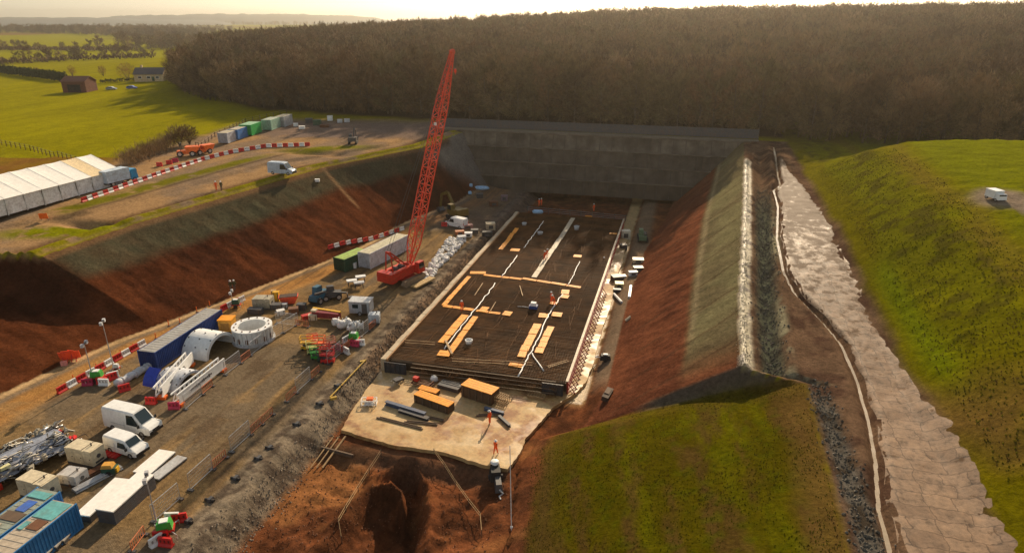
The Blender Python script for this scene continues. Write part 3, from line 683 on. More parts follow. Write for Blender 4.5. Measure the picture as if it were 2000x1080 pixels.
def fence_panels(name, label, A, B, h, m, pitch, group=None, solid=True):
    a, b_ = Vector(A), Vector(B); L = (b_ - a).length; n = int(L / pitch); d = (b_ - a) / n; f = thing(name, label, 'fence', (0, 0, 0), 0, group); pm = MB()
    for i in range(n + 1): p = a + d * i; pm.bar(p - Vector((0, 0, .3)), p + Vector((0, 0, h + .1)), .12)
    pm.build('posts', DGREY, f)
    for i in range(n):
        p, q_ = a + d * i, a + d * (i + 1); mb = MB(); e = d.normalized() * .07
        if solid: mb.add([p + e, q_ - e, q_ - e + Vector((0, .04, h)), p + e + Vector((0, .04, h))], [(0, 1, 2, 3)]).add([p + e + Vector((0, .06, 0)), q_ - e + Vector((0, .06, 0)), q_ - e + Vector((0, .1, h)), p + e + Vector((0, .1, h))], [(3, 2, 1, 0)])
        for z in (.15, h * .5, h - .1): mb.bar(p + Vector((0, 0, z)), q_ + Vector((0, 0, z)), .07)
        mb.build('panel', m, f)
    return f
fence_panels('hoarding_fence', 'dark blue grey hoarding fence along the top of the headwall below the wood', (-64, 172.7, 14.2), (18, 172.7, 14.3), 2.3, mat('blue grey hoarding', (.075, .075, .085), .6), 3.4)
def post_fence(label, pts, h, pitch, m=TIMBERD, wires=2):
    f = thing('post_fence', label, 'fence', (0, 0, 0)); n = 0; pm, wm = MB(), MB()
    for A, B in zip(pts[:-1], pts[1:]):
        L = (B - A).length; k = max(1, int(L / pitch)); q0 = None
        for i in range(k + 1):
            p = A.lerp(B, i / k); p = Vector((p.x, p.y, gz(p.x, p.y))); pm.bar(p - Vector((0, 0, .2)), p + Vector((0, 0, h)), .13)
            if q0 is not None:
                for w_ in range(wires): z = h * (.95 - .4 * w_); wm.bar(q0 + Vector((0, 0, z)), p + Vector((0, 0, z)), .03)
            q0 = p
    pm.build('posts', m, f); wm.build('wires', STEEL, f); return f
post_fence('line of thin timber fence posts between the green field and the brown strip', [at(-30, 278), at(60, 295), at(150, 318), at(180, 323)], 1.5, 2.6)
post_fence('wire fence on thin posts along the far edge of the upper site road', [at(395, 288), at(420, 268), at(450, 255), at(480, 240), at(560, 222)], 1.3, 3.0)

# ---------------------------------------------------------------- foundation slab
t = thing('base_slab', 'long dark slab of rusty steel reinforcement filling the floor of the cutting', 'slab', (0, 0, 0))
SX0, SX1, SY0, SY1 = -35.5, -11.4, 71.2, 144.5
MB().box(((SX0 + SX1) / 2, (SY0 + SY1) / 2, -1.5), (SX1 - SX0, SY1 - SY0, 1.5)).build('concrete_base', mat('dark slab base', (.07, .042, .022), .85, var=.4, scale=.6), t)
mb = MB(); y = SY0 + .1
while y < SY1: mb.box(((SX0 + SX1) / 2, y + random.uniform(-.05, .05), -.36), (SX1 - SX0 - .2, .085, .06)); y += .36
mb.build('cross_bars', REBAR, t)
mb = MB(); x = SX0 + .15
while x < SX1: mb.box((x + random.uniform(-.03, .03), (SY0 + SY1) / 2, -.43), (.085, SY1 - SY0 - .1, .06)); x += .34
mb.build('long_bars', REBAR, t)
mb = MB()                                                       # lapped bars and chairs standing proud in bands along the slab
for x in (-32.6, -28.1, -24.2, -20.6, -17.4, -14.0):
    yy = SY0 + .3
    while yy < SY1 - 2:
        if random.random() < .22: mb.bar((x + random.uniform(-.7, .7), yy, -.3), (x + random.uniform(-.7, .7), yy + random.uniform(2.5, 6), -.3), .06)
        yy += .5
for i in range(260):
    x, yy = random.uniform(SX0 + .5, SX1 - .5), random.uniform(SY0, SY1 - 1); mb.bar((x, yy, -.4), (x + random.uniform(-.05, .05), yy, random.uniform(-.15, .25)), .035)
mb.build('starter_bars', REBAR, t)
mb = MB()
for i in range(120):
    x = -32 + i * .165; L = 1.0 + .9 * math.sin(x * .9) ** 2; mb.bar((x, SY0 + .4, -.45), (x + random.uniform(-.05, .05), SY0 - L, -.95 + random.uniform(-.1, .1)), .05); mb.bar((x, SY0 + .2, -1.2), (x, SY0 - L - .3, -1.6), .05)
mb.build('projecting_bars', REBAR, t)
mb = MB()
for z, dy in ((-.45, .5), (-.7, 1.1), (-1.1, 1.5), (-1.5, 1.9)): mb.bar((-31.9, SY0 - dy, z), (-12.6, SY0 - dy * .8, z), .06)
mb.build('front_tie_bars', mat('pale front bars', (.30, .22, .14), .6), t)
for x, w_ in ((-34.1, 3.1), (-12.9, 2.7)):
    mb = MB().box((x, SY0 - 1.15, -1.2), (w_, .12, 1.75)); 
    for i in range(5): mb.box((x - w_ / 2 + .2 + i * (w_ - .4) / 4, SY0 - 1.25, -1.2), (.07, .1, 1.75))
    mb.build('end_formwork', mat('dark form panel', (.035, .04, .05), .5), t)
mb = MB(); 
for i in range(30): y = SY0 - .8 + i * 2.46; mb.box((-35.95 + .05 * math.sin(i * 2.1), y + 1.22, -1.05 + .04 * math.sin(i * 1.3)), (.72, 2.42, 1.75))
mb.build('kerb', CONC, t)
mb = MB()
for i in range(30): mb.box((-35.47, SY0 - .7 + i * 2.44 + 1.2, -.42), (.18, 2.38, .5))
mb.build('edge_boards', mat('weathered orange edge board', (.42, .22, .09), .7), t)
# formwork along the right edge with raking props
t = thing('formwork_wall', 'long dark red formwork wall with pale top rail along the right edge of the slab', 'formwork', (0, 0, 0)); mb = MB(); m2 = MB(); m3 = MB()
for i in range(30):
    y = SY0 - .5 + i * 2.45; mb.box((-11.22, y + 1.2, -1.1), (.14, 2.4, 1.8)); m2.box((-11.2, y + 1.2, -.14), (.34, 2.4, .12))
    m3.bar((-11.08, y + .05, -1.95), (-11.08, y + .05, -.2), .1)
for z in (-1.7, -1.1, -.5): m3.bar((-11.08, SY0 - .5, z), (-11.08, SY0 + 73, z), .12)
mb.build('panels', mat('dark red form panel', (.16, .03, .02), .6), t); m2.build('top_rail', mat('pale top rail', (.62, .50, .36), .6), t); m3.build('walings', REDP, t)
pr = None
for i in range(28):
    p = (-11.0, SY0 - .3 + i * 1.22 + random.uniform(-.08, .08), -1.95)
    lb = 'short dark red raking prop bracing the right hand formwork wall'
    if pr is None:
        pr = thing('raking_prop', lb, 'prop', p, 0, 'raking props along the formwork wall')
        MB().bar((.02, 0, 1.25), (.85, 0, .06), .09).bar((.02, 0, .35), (.85, 0, .06), .07).build('strut', mat('dark red prop paint', (.26, .02, .012), .5), pr)
        MB().box((.85, 0, .04), (.3, .2, .08)).build('foot', RUST, pr)
    else: dup(pr, p)

# concrete blinding in front of the slab and down its right side
def sheet(name, outline, z0, z1, m):
    n = len(outline); o = MB().add([(x, y, z) for z in (z0, z1) for x, y in outline], [(i, (i + 1) % n, n + (i + 1) % n, n + i) for i in range(n)] + [tuple(range(n, 2 * n)), tuple(range(n))[::-1]]).build(name, m); structure(o); return o
ol = [(-34.9, 56.6), (-31, 55.9), (-27.5, 55.4), (-22, 55.6), (-17.6, 54.7), (-14.6, 54.6), (-14.0, 57.5), (-14.0, 60.5), (-13.0, 64), (-12.2, 67.5), (-10.2, 71.2), (-9.3, 74), (-9.0, 80), (-9.2, 90), (-9.0, 101), (-9.3, 112), (-9.2, 122), (-9.5, 135), (-11.2, 136), (-11.2, 71.5), (-36.3, 71.6), (-36.1, 66), (-35.6, 61)]
def fine(o, k=6, amp=.09):
    r = []
    for (x0, y0), (x1, y1) in zip(o, o[1:] + o[:1]):
        for i in range(k): s_ = i / k; r.append((x0 + (x1 - x0) * s_ + (random.uniform(-amp, amp) if i else 0), y0 + (y1 - y0) * s_ + (random.uniform(-amp, amp) if i else 0)))
    return r
pm_ = bpy.data.materials.new('poured blinding concrete'); pm_.use_nodes = True; nt = pm_.node_tree; b = nt.nodes['Principled BSDF']; LK = nt.links.new
tc = node(nt, 'ShaderNodeTexCoord')
def nz2(sc, det=6, ro=.6, vec=None):
    n = node(nt, 'ShaderNodeTexNoise'); n.inputs['Scale'].default_value = sc; n.inputs['Detail'].default_value = det; n.inputs['Roughness'].default_value = ro; LK(vec or tc.outputs['Object'], n.inputs['Vector']); return n
def ramp(src, stops):
    c = node(nt, 'ShaderNodeValToRGB'); e = c.color_ramp.elements
    while len(e) < len(stops): e.new(.5)
    for el, (p, cl) in zip(e, stops): el.position = p; el.color = (*cl, 1)
    LK(src, c.inputs[0]); return c
a = ramp(nz2(.22, 8, .65).outputs[0], [(.36, (.60, .43, .22)), (.52, (.52, .33, .14)), (.60, (.34, .16, .06)), (.75, (.22, .10, .04))])
f_ = ramp(nz2(2.5, 8, .7).outputs[0], [(.3, (.7, .7, .7)), (.7, (1.15, 1.12, 1.05))])
mx = node(nt, 'ShaderNodeMix', data_type='RGBA', blend_type='MULTIPLY'); mx.inputs[0].default_value = 1; LK(a.outputs[0], mx.inputs[6]); LK(f_.outputs[0], mx.inputs[7]); LK(mx.outputs[2], b.inputs['Base Color'])
rr_ = node(nt, 'ShaderNodeMapRange'); rr_.inputs[1].default_value = .45; rr_.inputs[2].default_value = .62; rr_.inputs[3].default_value = .75; rr_.inputs[4].default_value = .22; LK(nz2(.3, 4, .5).outputs[0], rr_.inputs[0]); LK(rr_.outputs[0], b.inputs['Roughness'])
sheet('concrete_pad', fine(ol), -2.4, -1.90, pm_)
# ground sheeting on the right bench
ys = np.arange(20, 152, .5); V, Fc = [], []; K = 16
for i, y in enumerate(ys):
    x0 = float(xDr(y)) + .5 + .1 * math.sin(y * .9); x1 = 24.0 + .9 * sm(75, 50, y) + 1.2 * (vnoise(0, y, 5, 88) - .5) + .25 * (round(vnoise(3, y, 2.2, 87) * 2) / 2 - .5)
    x1 -= 2.5 * sm(118, 145, y)
    for j in range(K + 1):
        x = x0 + (x1 - x0) * j / K; V.append((x, float(y), gz(x, y) + .06 - (.16 if j > K / 2 else .07) * (abs(2 * j / K - 1)) ** 5 + .11 * (vnoise(x, y, .7, 86) - .35)))
Fc = [(i * (K + 1) + j, i * (K + 1) + j + 1, (i + 1) * (K + 1) + j + 1, (i + 1) * (K + 1) + j) for i in range(len(ys) - 1) for j in range(K)]
sh = bpy.data.materials.new('wet ground sheeting'); sh.use_nodes = True; nt = sh.node_tree; b = nt.nodes['Principled BSDF']; LK = nt.links.new; tc = node(nt, 'ShaderNodeTexCoord')
ds = nz2(.6, 3); va = node(nt, 'ShaderNodeVectorMath', operation='MULTIPLY_ADD'); va.inputs[1].default_value = (1.1, 1.1, 0); LK(ds.outputs['Color'], va.inputs[0]); LK(tc.outputs['Object'], va.inputs[2])
br = node(nt, 'ShaderNodeTexBrick'); br.inputs['Scale'].default_value = 1.0; br.inputs['Mortar Size'].default_value = .05; br.inputs['Brick Width'].default_value = 1.9; br.inputs['Row Height'].default_value = 1.5; br.inputs['Mortar Smooth'].default_value = .3
br.inputs['Color1'].default_value = (.29, .19, .12, 1); br.inputs['Color2'].default_value = (.22, .14, .088, 1); br.inputs['Mortar'].default_value = (.13, .08, .05, 1); br.offset_frequency = 2; br.squash = 1.3
LK(va.outputs[0], br.inputs['Vector'])
n3 = nz2(1.3, 8, .75); f_ = ramp(n3.outputs[0], [(.34, (.30, .26, .22)), (.47, (.8, .78, .76)), (.7, (1.25, 1.2, 1.12))]); mx = node(nt, 'ShaderNodeMix', data_type='RGBA', blend_type='MULTIPLY'); mx.inputs[0].default_value = 1
LK(br.outputs[0], mx.inputs[6]); LK(f_.outputs[0], mx.inputs[7]); nm = nz2(.6, 8, .75); sy_ = node(nt, 'ShaderNodeSeparateXYZ'); LK(tc.outputs['Object'], sy_.inputs[0]); my = node(nt, 'ShaderNodeMapRange'); my.inputs[1].default_value = 60; my.inputs[2].default_value = 125; my.inputs[3].default_value = -.08; my.inputs[4].default_value = .17; LK(sy_.outputs[1], my.inputs[0]); ad = node(nt, 'ShaderNodeMath', operation='ADD'); LK(nm.outputs[0], ad.inputs[0]); LK(my.outputs[0], ad.inputs[1]); mm_ = ramp(ad.outputs[0], [(.52, (0, 0, 0)), (.58, (1, 1, 1))]); mz = node(nt, 'ShaderNodeMix', data_type='RGBA'); mz.inputs[7].default_value = (.12, .068, .035, 1); LK(mm_.outputs[0], mz.inputs[0]); LK(mx.outputs[2], mz.inputs[6])
LK(mz.outputs[2], b.inputs['Base Color']); rg = node(nt, 'ShaderNodeMapRange'); rg.inputs[3].default_value = .72; rg.inputs[4].default_value = .9; LK(mm_.outputs[0], rg.inputs[0]); ry_ = node(nt, 'ShaderNodeMapRange'); ry_.inputs[1].default_value = 62; ry_.inputs[2].default_value = 100; ry_.inputs[3].default_value = 0; ry_.inputs[4].default_value = -.16; LK(sy_.outputs[1], ry_.inputs[0]); ra = node(nt, 'ShaderNodeMath', operation='ADD'); LK(rg.outputs[0], ra.inputs[0]); LK(ry_.outputs[0], ra.inputs[1]); LK(ra.outputs[0], b.inputs['Roughness']); b.inputs['Specular IOR Level'].default_value = .22
bp = node(nt, 'ShaderNodeBump'); bp.inputs['Strength'].default_value = .55; bp.inputs['Distance'].default_value = .1; LK(n3.outputs[0], bp.inputs['Height']); LK(bp.outputs[0], b.inputs['Normal'])
o = MB().add(V, Fc).build('ground_sheeting', sh, smooth=True); structure(o)
# water and pale lining in the winding drain
def strip(name, w_, dz, m, y0=22, y1=164, dx=0):
    V = []; ys = np.arange(y0, y1, .4)
    for y in ys:
        x = float(xDr(y)) + dx; z = gz(float(xDr(y)), y) + dz; wv = w_ * (.8 + .4 * vnoise(1, y, 2.0, 85))
        V += [(x - wv, y, z + .0), (x, y, z), (x + wv, y, z + .0)]
    F_ = [(i * 3 + j, i * 3 + j + 1, i * 3 + j + 4, i * 3 + j + 3) for i in range(len(ys) - 1) for j in range(2)]
    o = MB().add(V, F_).build(name, m, smooth=True); structure(o)
strip('drain_water', .17, .14, mat('silty water', (.42, .33, .22), .12, spec=.8, var=.1, dirt=0))
# loose stone
def rocks(name, label, P, s0, s1, m, cat='stones'):
    r = random.Random(len(P)); mb = MB()
    Z = ground(*np.array(P, float).T)
    for (x, y), z in zip(P, Z):
        s_ = r.uniform(s0, s1); z = float(z) + s_ * .2; q = [(s_ * r.uniform(.5, 1.1), 0, 0), (-s_ * r.uniform(.5, 1.1), 0, 0), (0, s_ * r.uniform(.5, 1.1), 0), (0, -s_ * r.uniform(.5, 1.1), 0), (r.uniform(-.2, .2) * s_, 0, s_ * r.uniform(.4, .9)), (0, 0, -s_ * .5)]
        a = r.uniform(0, 6.28); ca_, sa = math.cos(a), math.sin(a)
        mb.add([(x + u * ca_ - v * sa, y + u * sa + v * ca_, z + k) for u, v, k in q], [(0, 2, 4), (2, 1, 4), (1, 3, 4), (3, 0, 4), (2, 0, 5), (1, 2, 5), (3, 1, 5), (0, 3, 5)])
    o = mb.build(name, m); tag(o, label, cat, None, 'stuff'); return o
r = random.Random(9)
STONE = mat('grey brown stone', (.26, .21, .16), .85, var=.5, scale=.7); STONEW = mat('pale wet stone', (.50, .42, .29), .4, var=.4, scale=.9); STONER = mat('brown clod', (.17, .115, .075), .9, var=.4, scale=.8); STONED = mat('dark stone', (.13, .115, .09), .8, var=.4, scale=.8)
rocks('rubble', 'grey broken stone along the foot of the gravel bank beside the slab', [(-36.4 + r.gauss(0, .75), r.uniform(30, 128)) for _ in range(3200)], .04, .15, STONE)
rocks('rubble', 'dark clods and stones on the gravel bank beside the compound', [(-37.4 + r.gauss(0, .7), r.uniform(62, 125)) for _ in range(1400)], .06, .18, STONER)
rocks('rubble', 'pale wet stones along the crest of the right hand slope', [(float(xRc(y)) + .6 + r.gauss(0, .36), y) for y in [r.uniform(64.6, 148) for _ in range(2400)]], .04, .11, STONEW)
rocks('rubble', 'dark stones lining the ditches on the right hand bench', [(float(xRc(y)) + 3.6 + r.gauss(0, .8) if y > 64 else 15.4 + r.gauss(0, .6), y) for y in [r.uniform(30, 130) for _ in range(2400)]], .06, .2, STONED)
rocks('rubble', 'red clods of earth round the hole in the foreground', [(r.uniform(-35, -13), r.uniform(34, 54)) for _ in range(1800)], .04, .13, mat('red clod', (.20, .08, .038), .9, var=.4, scale=.8))
def blade(name, c1, c2):
    """thin grass blades: light passes through them"""
    m = bpy.data.materials.new(name); m.use_nodes = True; t = m.node_tree; t.nodes.remove(t.nodes['Principled BSDF']); tc = node(t, 'ShaderNodeTexCoord')
    n = node(t, 'ShaderNodeTexNoise'); n.inputs['Scale'].default_value = .8; n.inputs['Detail'].default_value = 4; t.links.new(tc.outputs['Object'], n.inputs['Vector'])
    c = node(t, 'ShaderNodeValToRGB'); c.color_ramp.elements[0].position = .38; c.color_ramp.elements[1].position = .62; c.color_ramp.elements[0].color = (*c2, 1); c.color_ramp.elements[1].color = (*c1, 1); t.links.new(n.outputs[0], c.inputs[0])
    a, b_, x = node(t, 'ShaderNodeBsdfDiffuse'), node(t, 'ShaderNodeBsdfTranslucent'), node(t, 'ShaderNodeMixShader'); x.inputs[0].default_value = .5
    for q in (a, b_): t.links.new(c.outputs[0], q.inputs[0])
    t.links.new(a.outputs[0], x.inputs[1]); t.links.new(b_.outputs[0], x.inputs[2]); t.links.new(x.outputs[0], t.nodes['Material Output'].inputs[0]); return m
def tufts(name, label, P, h0, h1, m, w_=.05, nb=6):
    r = random.Random(len(P) + 1); vs, fs = [], []
    Z = ground(*np.array(P, float).T)
    for (x, y), z in zip(P, Z):
        z = float(z); h = r.uniform(h0, h1); k0 = r.uniform(0, 6)
        for i in range(nb):
            a = k0 + i * 6.283 / nb + r.uniform(-.4, .4); c, s_ = math.cos(a), math.sin(a); o = len(vs); d = h * r.uniform(.3, .8)
            vs += [(x + c * d * .35 - s_ * w_, y + s_ * d * .35 + c * w_, z - .02), (x + c * d * .35 + s_ * w_, y + s_ * d * .35 - c * w_, z - .02), (x + c * d, y + s_ * d, z + h * r.uniform(.6, 1.1))]; fs.append((o, o + 1, o + 2))
    o = MB().add(vs, fs).build(name, m); tag(o, label, 'grass', None, 'stuff'); return o
def gpts(n, x0, x1, y0, y1, ok, cl=5, th=.4):
    out = []
    while len(out) < n:
        x, y = r.uniform(x0, x1), r.uniform(y0, y1)
        if ok(x, y) and vnoise(x, y, cl, 66) > th * r.uniform(.6, 1.3): out.append((x, y))
    return out
nearok = lambda x, y: float(xRb(y)) + 1.2 < x < float(xRc(y)) + .4
tufts('rough_grass', 'rough olive grass tufts on the face of the right hand mound', gpts(3000, 26, 37, 48, 138, lambda x, y: True), .06, .15, blade('olive tuft grass', (.13, .13, .009), (.085, .075, .009)), .06)
tufts('rough_grass', 'dull brown dead tufts on the face of the right hand mound', gpts(1400, 26, 38, 48, 138, lambda x, y: True, 4, .55), .05, .12, blade('dead tuft grass', (.14, .09, .035), (.09, .05, .02)), .05)
tufts('meadow_grass', 'bright green tufts in rows on the near grass slope', gpts(3600, -13, 15.5, 30, 63, nearok, 3.5, .5), .04, .10, blade('fresh tuft grass', (.085, .09, .005), (.055, .05, .006)), .045, 5)
tufts('meadow_grass', 'brown dead stubble on the near grass slope', gpts(2500, -13, 15.5, 30, 63, nearok, 2.6, .6), .03, .09, blade('dead stubble', (.09, .055, .02), (.06, .035, .014)), .04, 5)

# ---------------------------------------------------------------- people
def skin_figure(joints, edges, radii, root):
    me_ = bpy.data.meshes.new('figure'); me_.from_pydata(joints, edges, []); o = bpy.data.objects.new('figure', me_); COL.objects.link(o)
    o.modifiers.new('skin', 'SKIN').use_smooth_shade = True
    for i, v in enumerate(me_.skin_vertices[0].data): v.radius = (radii[i], radii[i]); v.use_root = (i == root)
    sb = o.modifiers.new('sub', 'SUBSURF'); sb.levels = sb.render_levels = 1
    dg = bpy.context.evaluated_depsgraph_get(); m2 = bpy.data.meshes.new_from_object(o.evaluated_get(dg)); bpy.data.objects.remove(o); return m2
def figure_mesh(stride=.18, arm=.15, bend=.0, trouser=None, jacket=HIVIS):
    J, E, R = [], [], []
    def j(p, r_, par=None):
        J.append(p); R.append(r_)
        if par is not None: E.append((par, len(J) - 1))
        return len(J) - 1
    pel = j((0, 0, .95), .16); wa = j((0, bend * .3, 1.12), .15, pel); ch = j((0, bend * .7, 1.33), .175, wa); nb = j((0, bend, 1.50), .075, ch); hd = j((0, bend * 1.15 + .02, 1.60), .095, nb); tp = j((0, bend * 1.15 + .01, 1.73), .085, hd)
    j((0, bend * 1.15 + .125, 1.62), .016, hd)
    for s_ in (-1, 1):
        j((s_ * .10, bend * 1.15 + .01, 1.63), .018, hd)
        hp = j((s_ * .10, 0, .90), .105, pel); kn = j((s_ * .12, s_ * stride * .5 + .03, .50), .075, hp); an = j((s_ * .12, s_ * stride, .10), .055, kn); j((s_ * .13, s_ * stride + .17, .05), .045, an)
        shd = j((s_ * .20, bend * .9, 1.43), .075, ch); el = j((s_ * .27, bend - s_ * arm * .6 - .03, 1.15), .055, shd); wr = j((s_ * .27, bend - s_ * arm + .10, .92), .038, el); pm = j((s_ * .27, bend - s_ * arm + .13, .84), .036, wr)
        for q in range(4): f1 = j((s_ * (.255 + .0), bend - s_ * arm + .10 + q * .022, .785), .010, pm); j((s_ * .24, bend - s_ * arm + .105 + q * .022, .735 + .008 * abs(q - 1.3)), .009, f1)
        j((s_ * .245, bend - s_ * arm + .19, .80), .011, pm)
    m2 = skin_figure(J, E, R, 0)
    for x in (jacket, trouser or HIVIS, SKIN, BLACK): m2.materials.append(x)
    mi = []
    for p in m2.polygons:
        c = p.center; hand = abs(c.x) > .2 and c.z < .93
        mi.append(2 if (c.z > 1.53 or (hand and c.z < .90)) else 3 if c.z < .12 else 1 if c.z < .96 and not hand else 0)
    m2.polygons.foreach_set('material_index', mi); return m2
FIG = [figure_mesh(.2, .16), figure_mesh(.05, .05, .06), figure_mesh(.12, .1, .34)]
FIGD = figure_mesh(.12, .1, 0, DGREY, mat('dark green work jacket', (.05, .055, .02), .8))
HELM = MB().lathe([(.175, 0), (.15, .005), (.135, .05), (.11, .11), (.06, .15), (.0, .16)], 14).box((0, .15, .005), (.16, .10, .02)).mesh('helmet', WHITE, True)
HELMO = HELM.copy(); HELMO.materials.clear(); HELMO.materials.append(ORANGE)
VEST = mat('reflective tape', (.8, .8, .7), .3)
def person(px, py, rz, label, f=0, z=None, helm=None, s=1.03):
    p = at(px, py) if z is None else atz(px, py, z)
    t = thing('person', label, 'person', p, rz); t.scale = (s, s, s)
    me_ = FIGD if f == 'd' else FIG[f]; bd = .34 if f == 2 else .06 if f == 1 else 0
    o = bpy.data.objects.new('body', me_); COL.objects.link(o); o.parent = t
    h = bpy.data.objects.new('helmet', helm or HELM); COL.objects.link(h); h.parent = t; h.location = (0, bd * 1.15 + .01, 1.68)
    return t
def face(px0, py0, px1, py1, z=None):
    a, b_ = (at(px0, py0), at(px1, py1)) if z is None else (atz(px0, py0, z), atz(px1, py1, z)); return math.atan2(b_.y - a.y, b_.x - a.x)

person(957, 828, 1.2, 'person in orange hi-vis standing among timbers just in front of the ochre formwork boxes', 1, -1.88)
person(968, 887, -.4, 'person in orange hi-vis striding near the front edge of the concrete pad', 0, -1.88)
person(902, 608, .5, 'person in orange hi-vis on the ochre boards by the left white cable', 0, -.28)
person(1077, 590, 2.2, 'person in orange hi-vis standing on the slab left of the right hand white cable', 1, -.28)
person(1083, 596, 2.0, 'person in orange hi-vis stooping on the slab beside a standing workmate', 2, -.28)
person(423, 372, 1.0, 'person in orange hi-vis walking left of a dark clad companion on the upper road', 0)
person(433, 372, 1.0, 'person in dark work clothes walking on the upper site road', 'd')
person(1053, 403, 0, 'person in orange hi-vis left of a workmate at the shaded end of the slab', 0, -.2)
person(1058, 402, 1.4, 'person in orange hi-vis right of a workmate at the shaded end of the slab', 1, -.2)
person(1160, 413, 1, 'person in orange hi-vis alone at the shaded far right end of the slab', 1, -.2)
person(1064, 508, 1.5, 'person in orange hi-vis left of another on the pale walkway of the slab', 0, -.2)
person(1068, 504, -1.5, 'person in orange hi-vis right of another on the pale walkway of the slab', 1, -.2)
person(452, 568, 1, 'person standing left of another at the foot of the left red slope', 'd'); person(459, 567, 1, 'person standing right of another at the foot of the left red slope', 'd')
person(1179, 520, 1, 'person in dark clothes bending beside the right hand concrete strip', 'd', -1.88)

# ---------------------------------------------------------------- boards, cables and small things on the slab
def board(P, L, W, rz, label, z=None, m=OCHRE, name='plywood_board', cat='board', grp=None, T=.07):
    o = MB().box((0, 0, T / 2), (L, W, T)).box((0, 0, T + .012), (L * .96, W * .1, .024)).build(name, m, None, (P.x, P.y, P.z if z is None else z), rz); return tag(o, label, cat, grp)
ZB = -.31
def boardrow(pa, pb, n, W, lb, grp, gap=.12, m=OCHRE):
    a, b_ = atz(*pa, ZB), atz(*pb, ZB); d = (b_ - a) / n; ang = math.atan2(d.y, d.x); L = d.length
    for i in range(n):
        p = a + d * (i + .5) + Vector((random.uniform(-.05, .05), random.uniform(-.05, .05), 0)); board(p, L - gap * random.uniform(.6, 1.4), W * random.uniform(.92, 1.05), ang + random.uniform(-.03, .03), lb, ZB + random.uniform(0, .03), m, grp=grp)
boardrow((1020, 544), (1135, 562), 4, .75, 'ochre board in the long row crossing the slab, right of the pale walkway', 'right half of the middle board row')
boardrow((945, 537), (1020, 546), 3, .7, 'ochre board in the long row crossing the slab, left of the pale walkway', 'left half of the middle board row')
boardrow((918, 533), (950, 533.5), 1, 1.2, 'broad ochre board at the left end of the row crossing the slab', None)
boardrow((917, 540), (866, 597), 6, .8, 'ochre board in the row along the left kerb of the slab', 'boards along the left kerb')
boardrow((866, 597), (925, 606), 3, .8, 'ochre board in the short nearer cross row, left of the white cable', 'nearer cross row left of the cable')
boardrow((930, 607), (978, 613), 2, .7, 'narrow ochre board in the nearer cross row, right of the white cable', 'nearer cross row right of the cable')
boardrow((908, 615), (863, 670), 4, 1.15, 'ochre board in the near row on the left side of the left white cable', 'boards left of the left cable'); boardrow((929, 618), (876, 691), 5, .95, 'ochre board in the near row on the right side of the left white cable', 'boards right of the left cable')
boardrow((1050, 633), (1017, 698), 6, 1.15, 'squarish ochre board in the row just left of the right hand white cable', 'boards left of the right cable'); boardrow((1076, 638), (1052, 690), 5, 1.1, 'squarish ochre board in the row just right of the right hand white cable', 'boards right of the right cable')
boardrow((1010, 446), (994, 466), 2, .9, 'ochre board in the far row near the shaded end of the slab', 'far left board row'); boardrow((998, 463), (977, 488), 2, .9, 'ochre board at the near end of the far row beside the left kerb', 'near end of the far row')
for px, py, L, W, lb in ((1006, 489, 1.8, 1.4, 'single ochre board between the far row and the white cable'), (1128, 501, 1.5, 1.3, 'single ochre board at the top of the right hand white cable'), (1104, 571, 1.3, 1.8, 'ochre board right of the stooping worker'), (1103, 580, 1.3, 1.3, 'small square ochre board nearest the stooping worker'), (1062, 617, 1.5, 1.5, 'square ochre board left of the right cable above the near rows'), (1088, 615, 1.5, 1.5, 'square ochre board right of the right cable above the near rows'), (991, 613, 1.3, 1.5, 'ochre board ending the nearer cross row'), (945, 605, 1.2, 1.9, 'ochre board standing askew at the white cable crossing'), (1081, 593, 1.2, 1.0, 'ochre board under the feet of the stooping worker'), (1008, 714, 1.9, .9, 'ochre board on the front edge of the slab beside the right cable'), (868, 691, 1.7, 1.5, 'ochre board overhanging the front edge of the slab at the left cable'), (1198, 457, 1.6, .5, 'thin ochre plank at the far right edge of the slab'), (1150, 423, 1.6, .5, 'thin ochre plank in the shade at the far end of the slab')):
    board(atz(px, py, ZB), L, W, random.uniform(-.1, .1), lb, ZB + .05)
def cable(pts, r_, lb, m=WHITE, z=-.22, name='cable', cat='cable', wob=.12):
    P = []
    for a, b_ in zip(pts[:-1], pts[1:]):
        A, B = (atz(*a, z), atz(*b_, z)) if z is not None else (at(*a), at(*b_)); n = max(2, int((B - A).length / .8))
        for i in range(n): p = A.lerp(B, i / n); P.append((p.x + random.uniform(-wob, wob), p.y, (z if z is not None else gz(p.x, p.y) + .1) + random.uniform(-.02, .03)))
    P.append((B.x, B.y, B.z)); return tag(MB().tube(P, r_, 5).build(name, m, smooth=True), lb, cat)
cable([(1062, 432), (1045, 455), (1023, 484)], .08, 'white cable run over the shaded far left part of the slab'); cable([(1011, 499), (995, 520), (980, 541)], .09, 'zigzag white cable run in the middle left of the slab'); cable([(968, 553), (945, 583), (915, 620), (868, 681)], .09, 'long zigzag white cable run between ochre boards on the left of the slab')
cable([(1133, 511), (1122, 533), (1110, 558)], .08, 'white cable run right of the pale walkway'); cable([(1098, 575), (1072, 615), (1047, 668), (1012, 735)], .10, 'long white cable run down the right of the slab to its front edge'); cable([(1040, 690), (1050, 708), (1062, 724)], .09, 'short white cable branching to the front right corner of the slab')
for px0, py0, px1, py1, lb in ((943, 553, 927, 577, 'thin pale bar lying left of the white cable on the slab'), (1015, 558, 1021, 578, 'thin pale bar lying in the middle of the slab'), (968, 590, 958, 607, 'thin pale bar lying beside the nearer cross row'), (870, 665, 883, 692, 'pale timber lying across the near left ochre boards')):
    A, B = atz(px0, py0, -.2), atz(px1, py1, -.2); tag(MB().bar(A, B, .12 if px0 > 880 else .28).build('timber_bar', TIMBER), lb, 'timber')
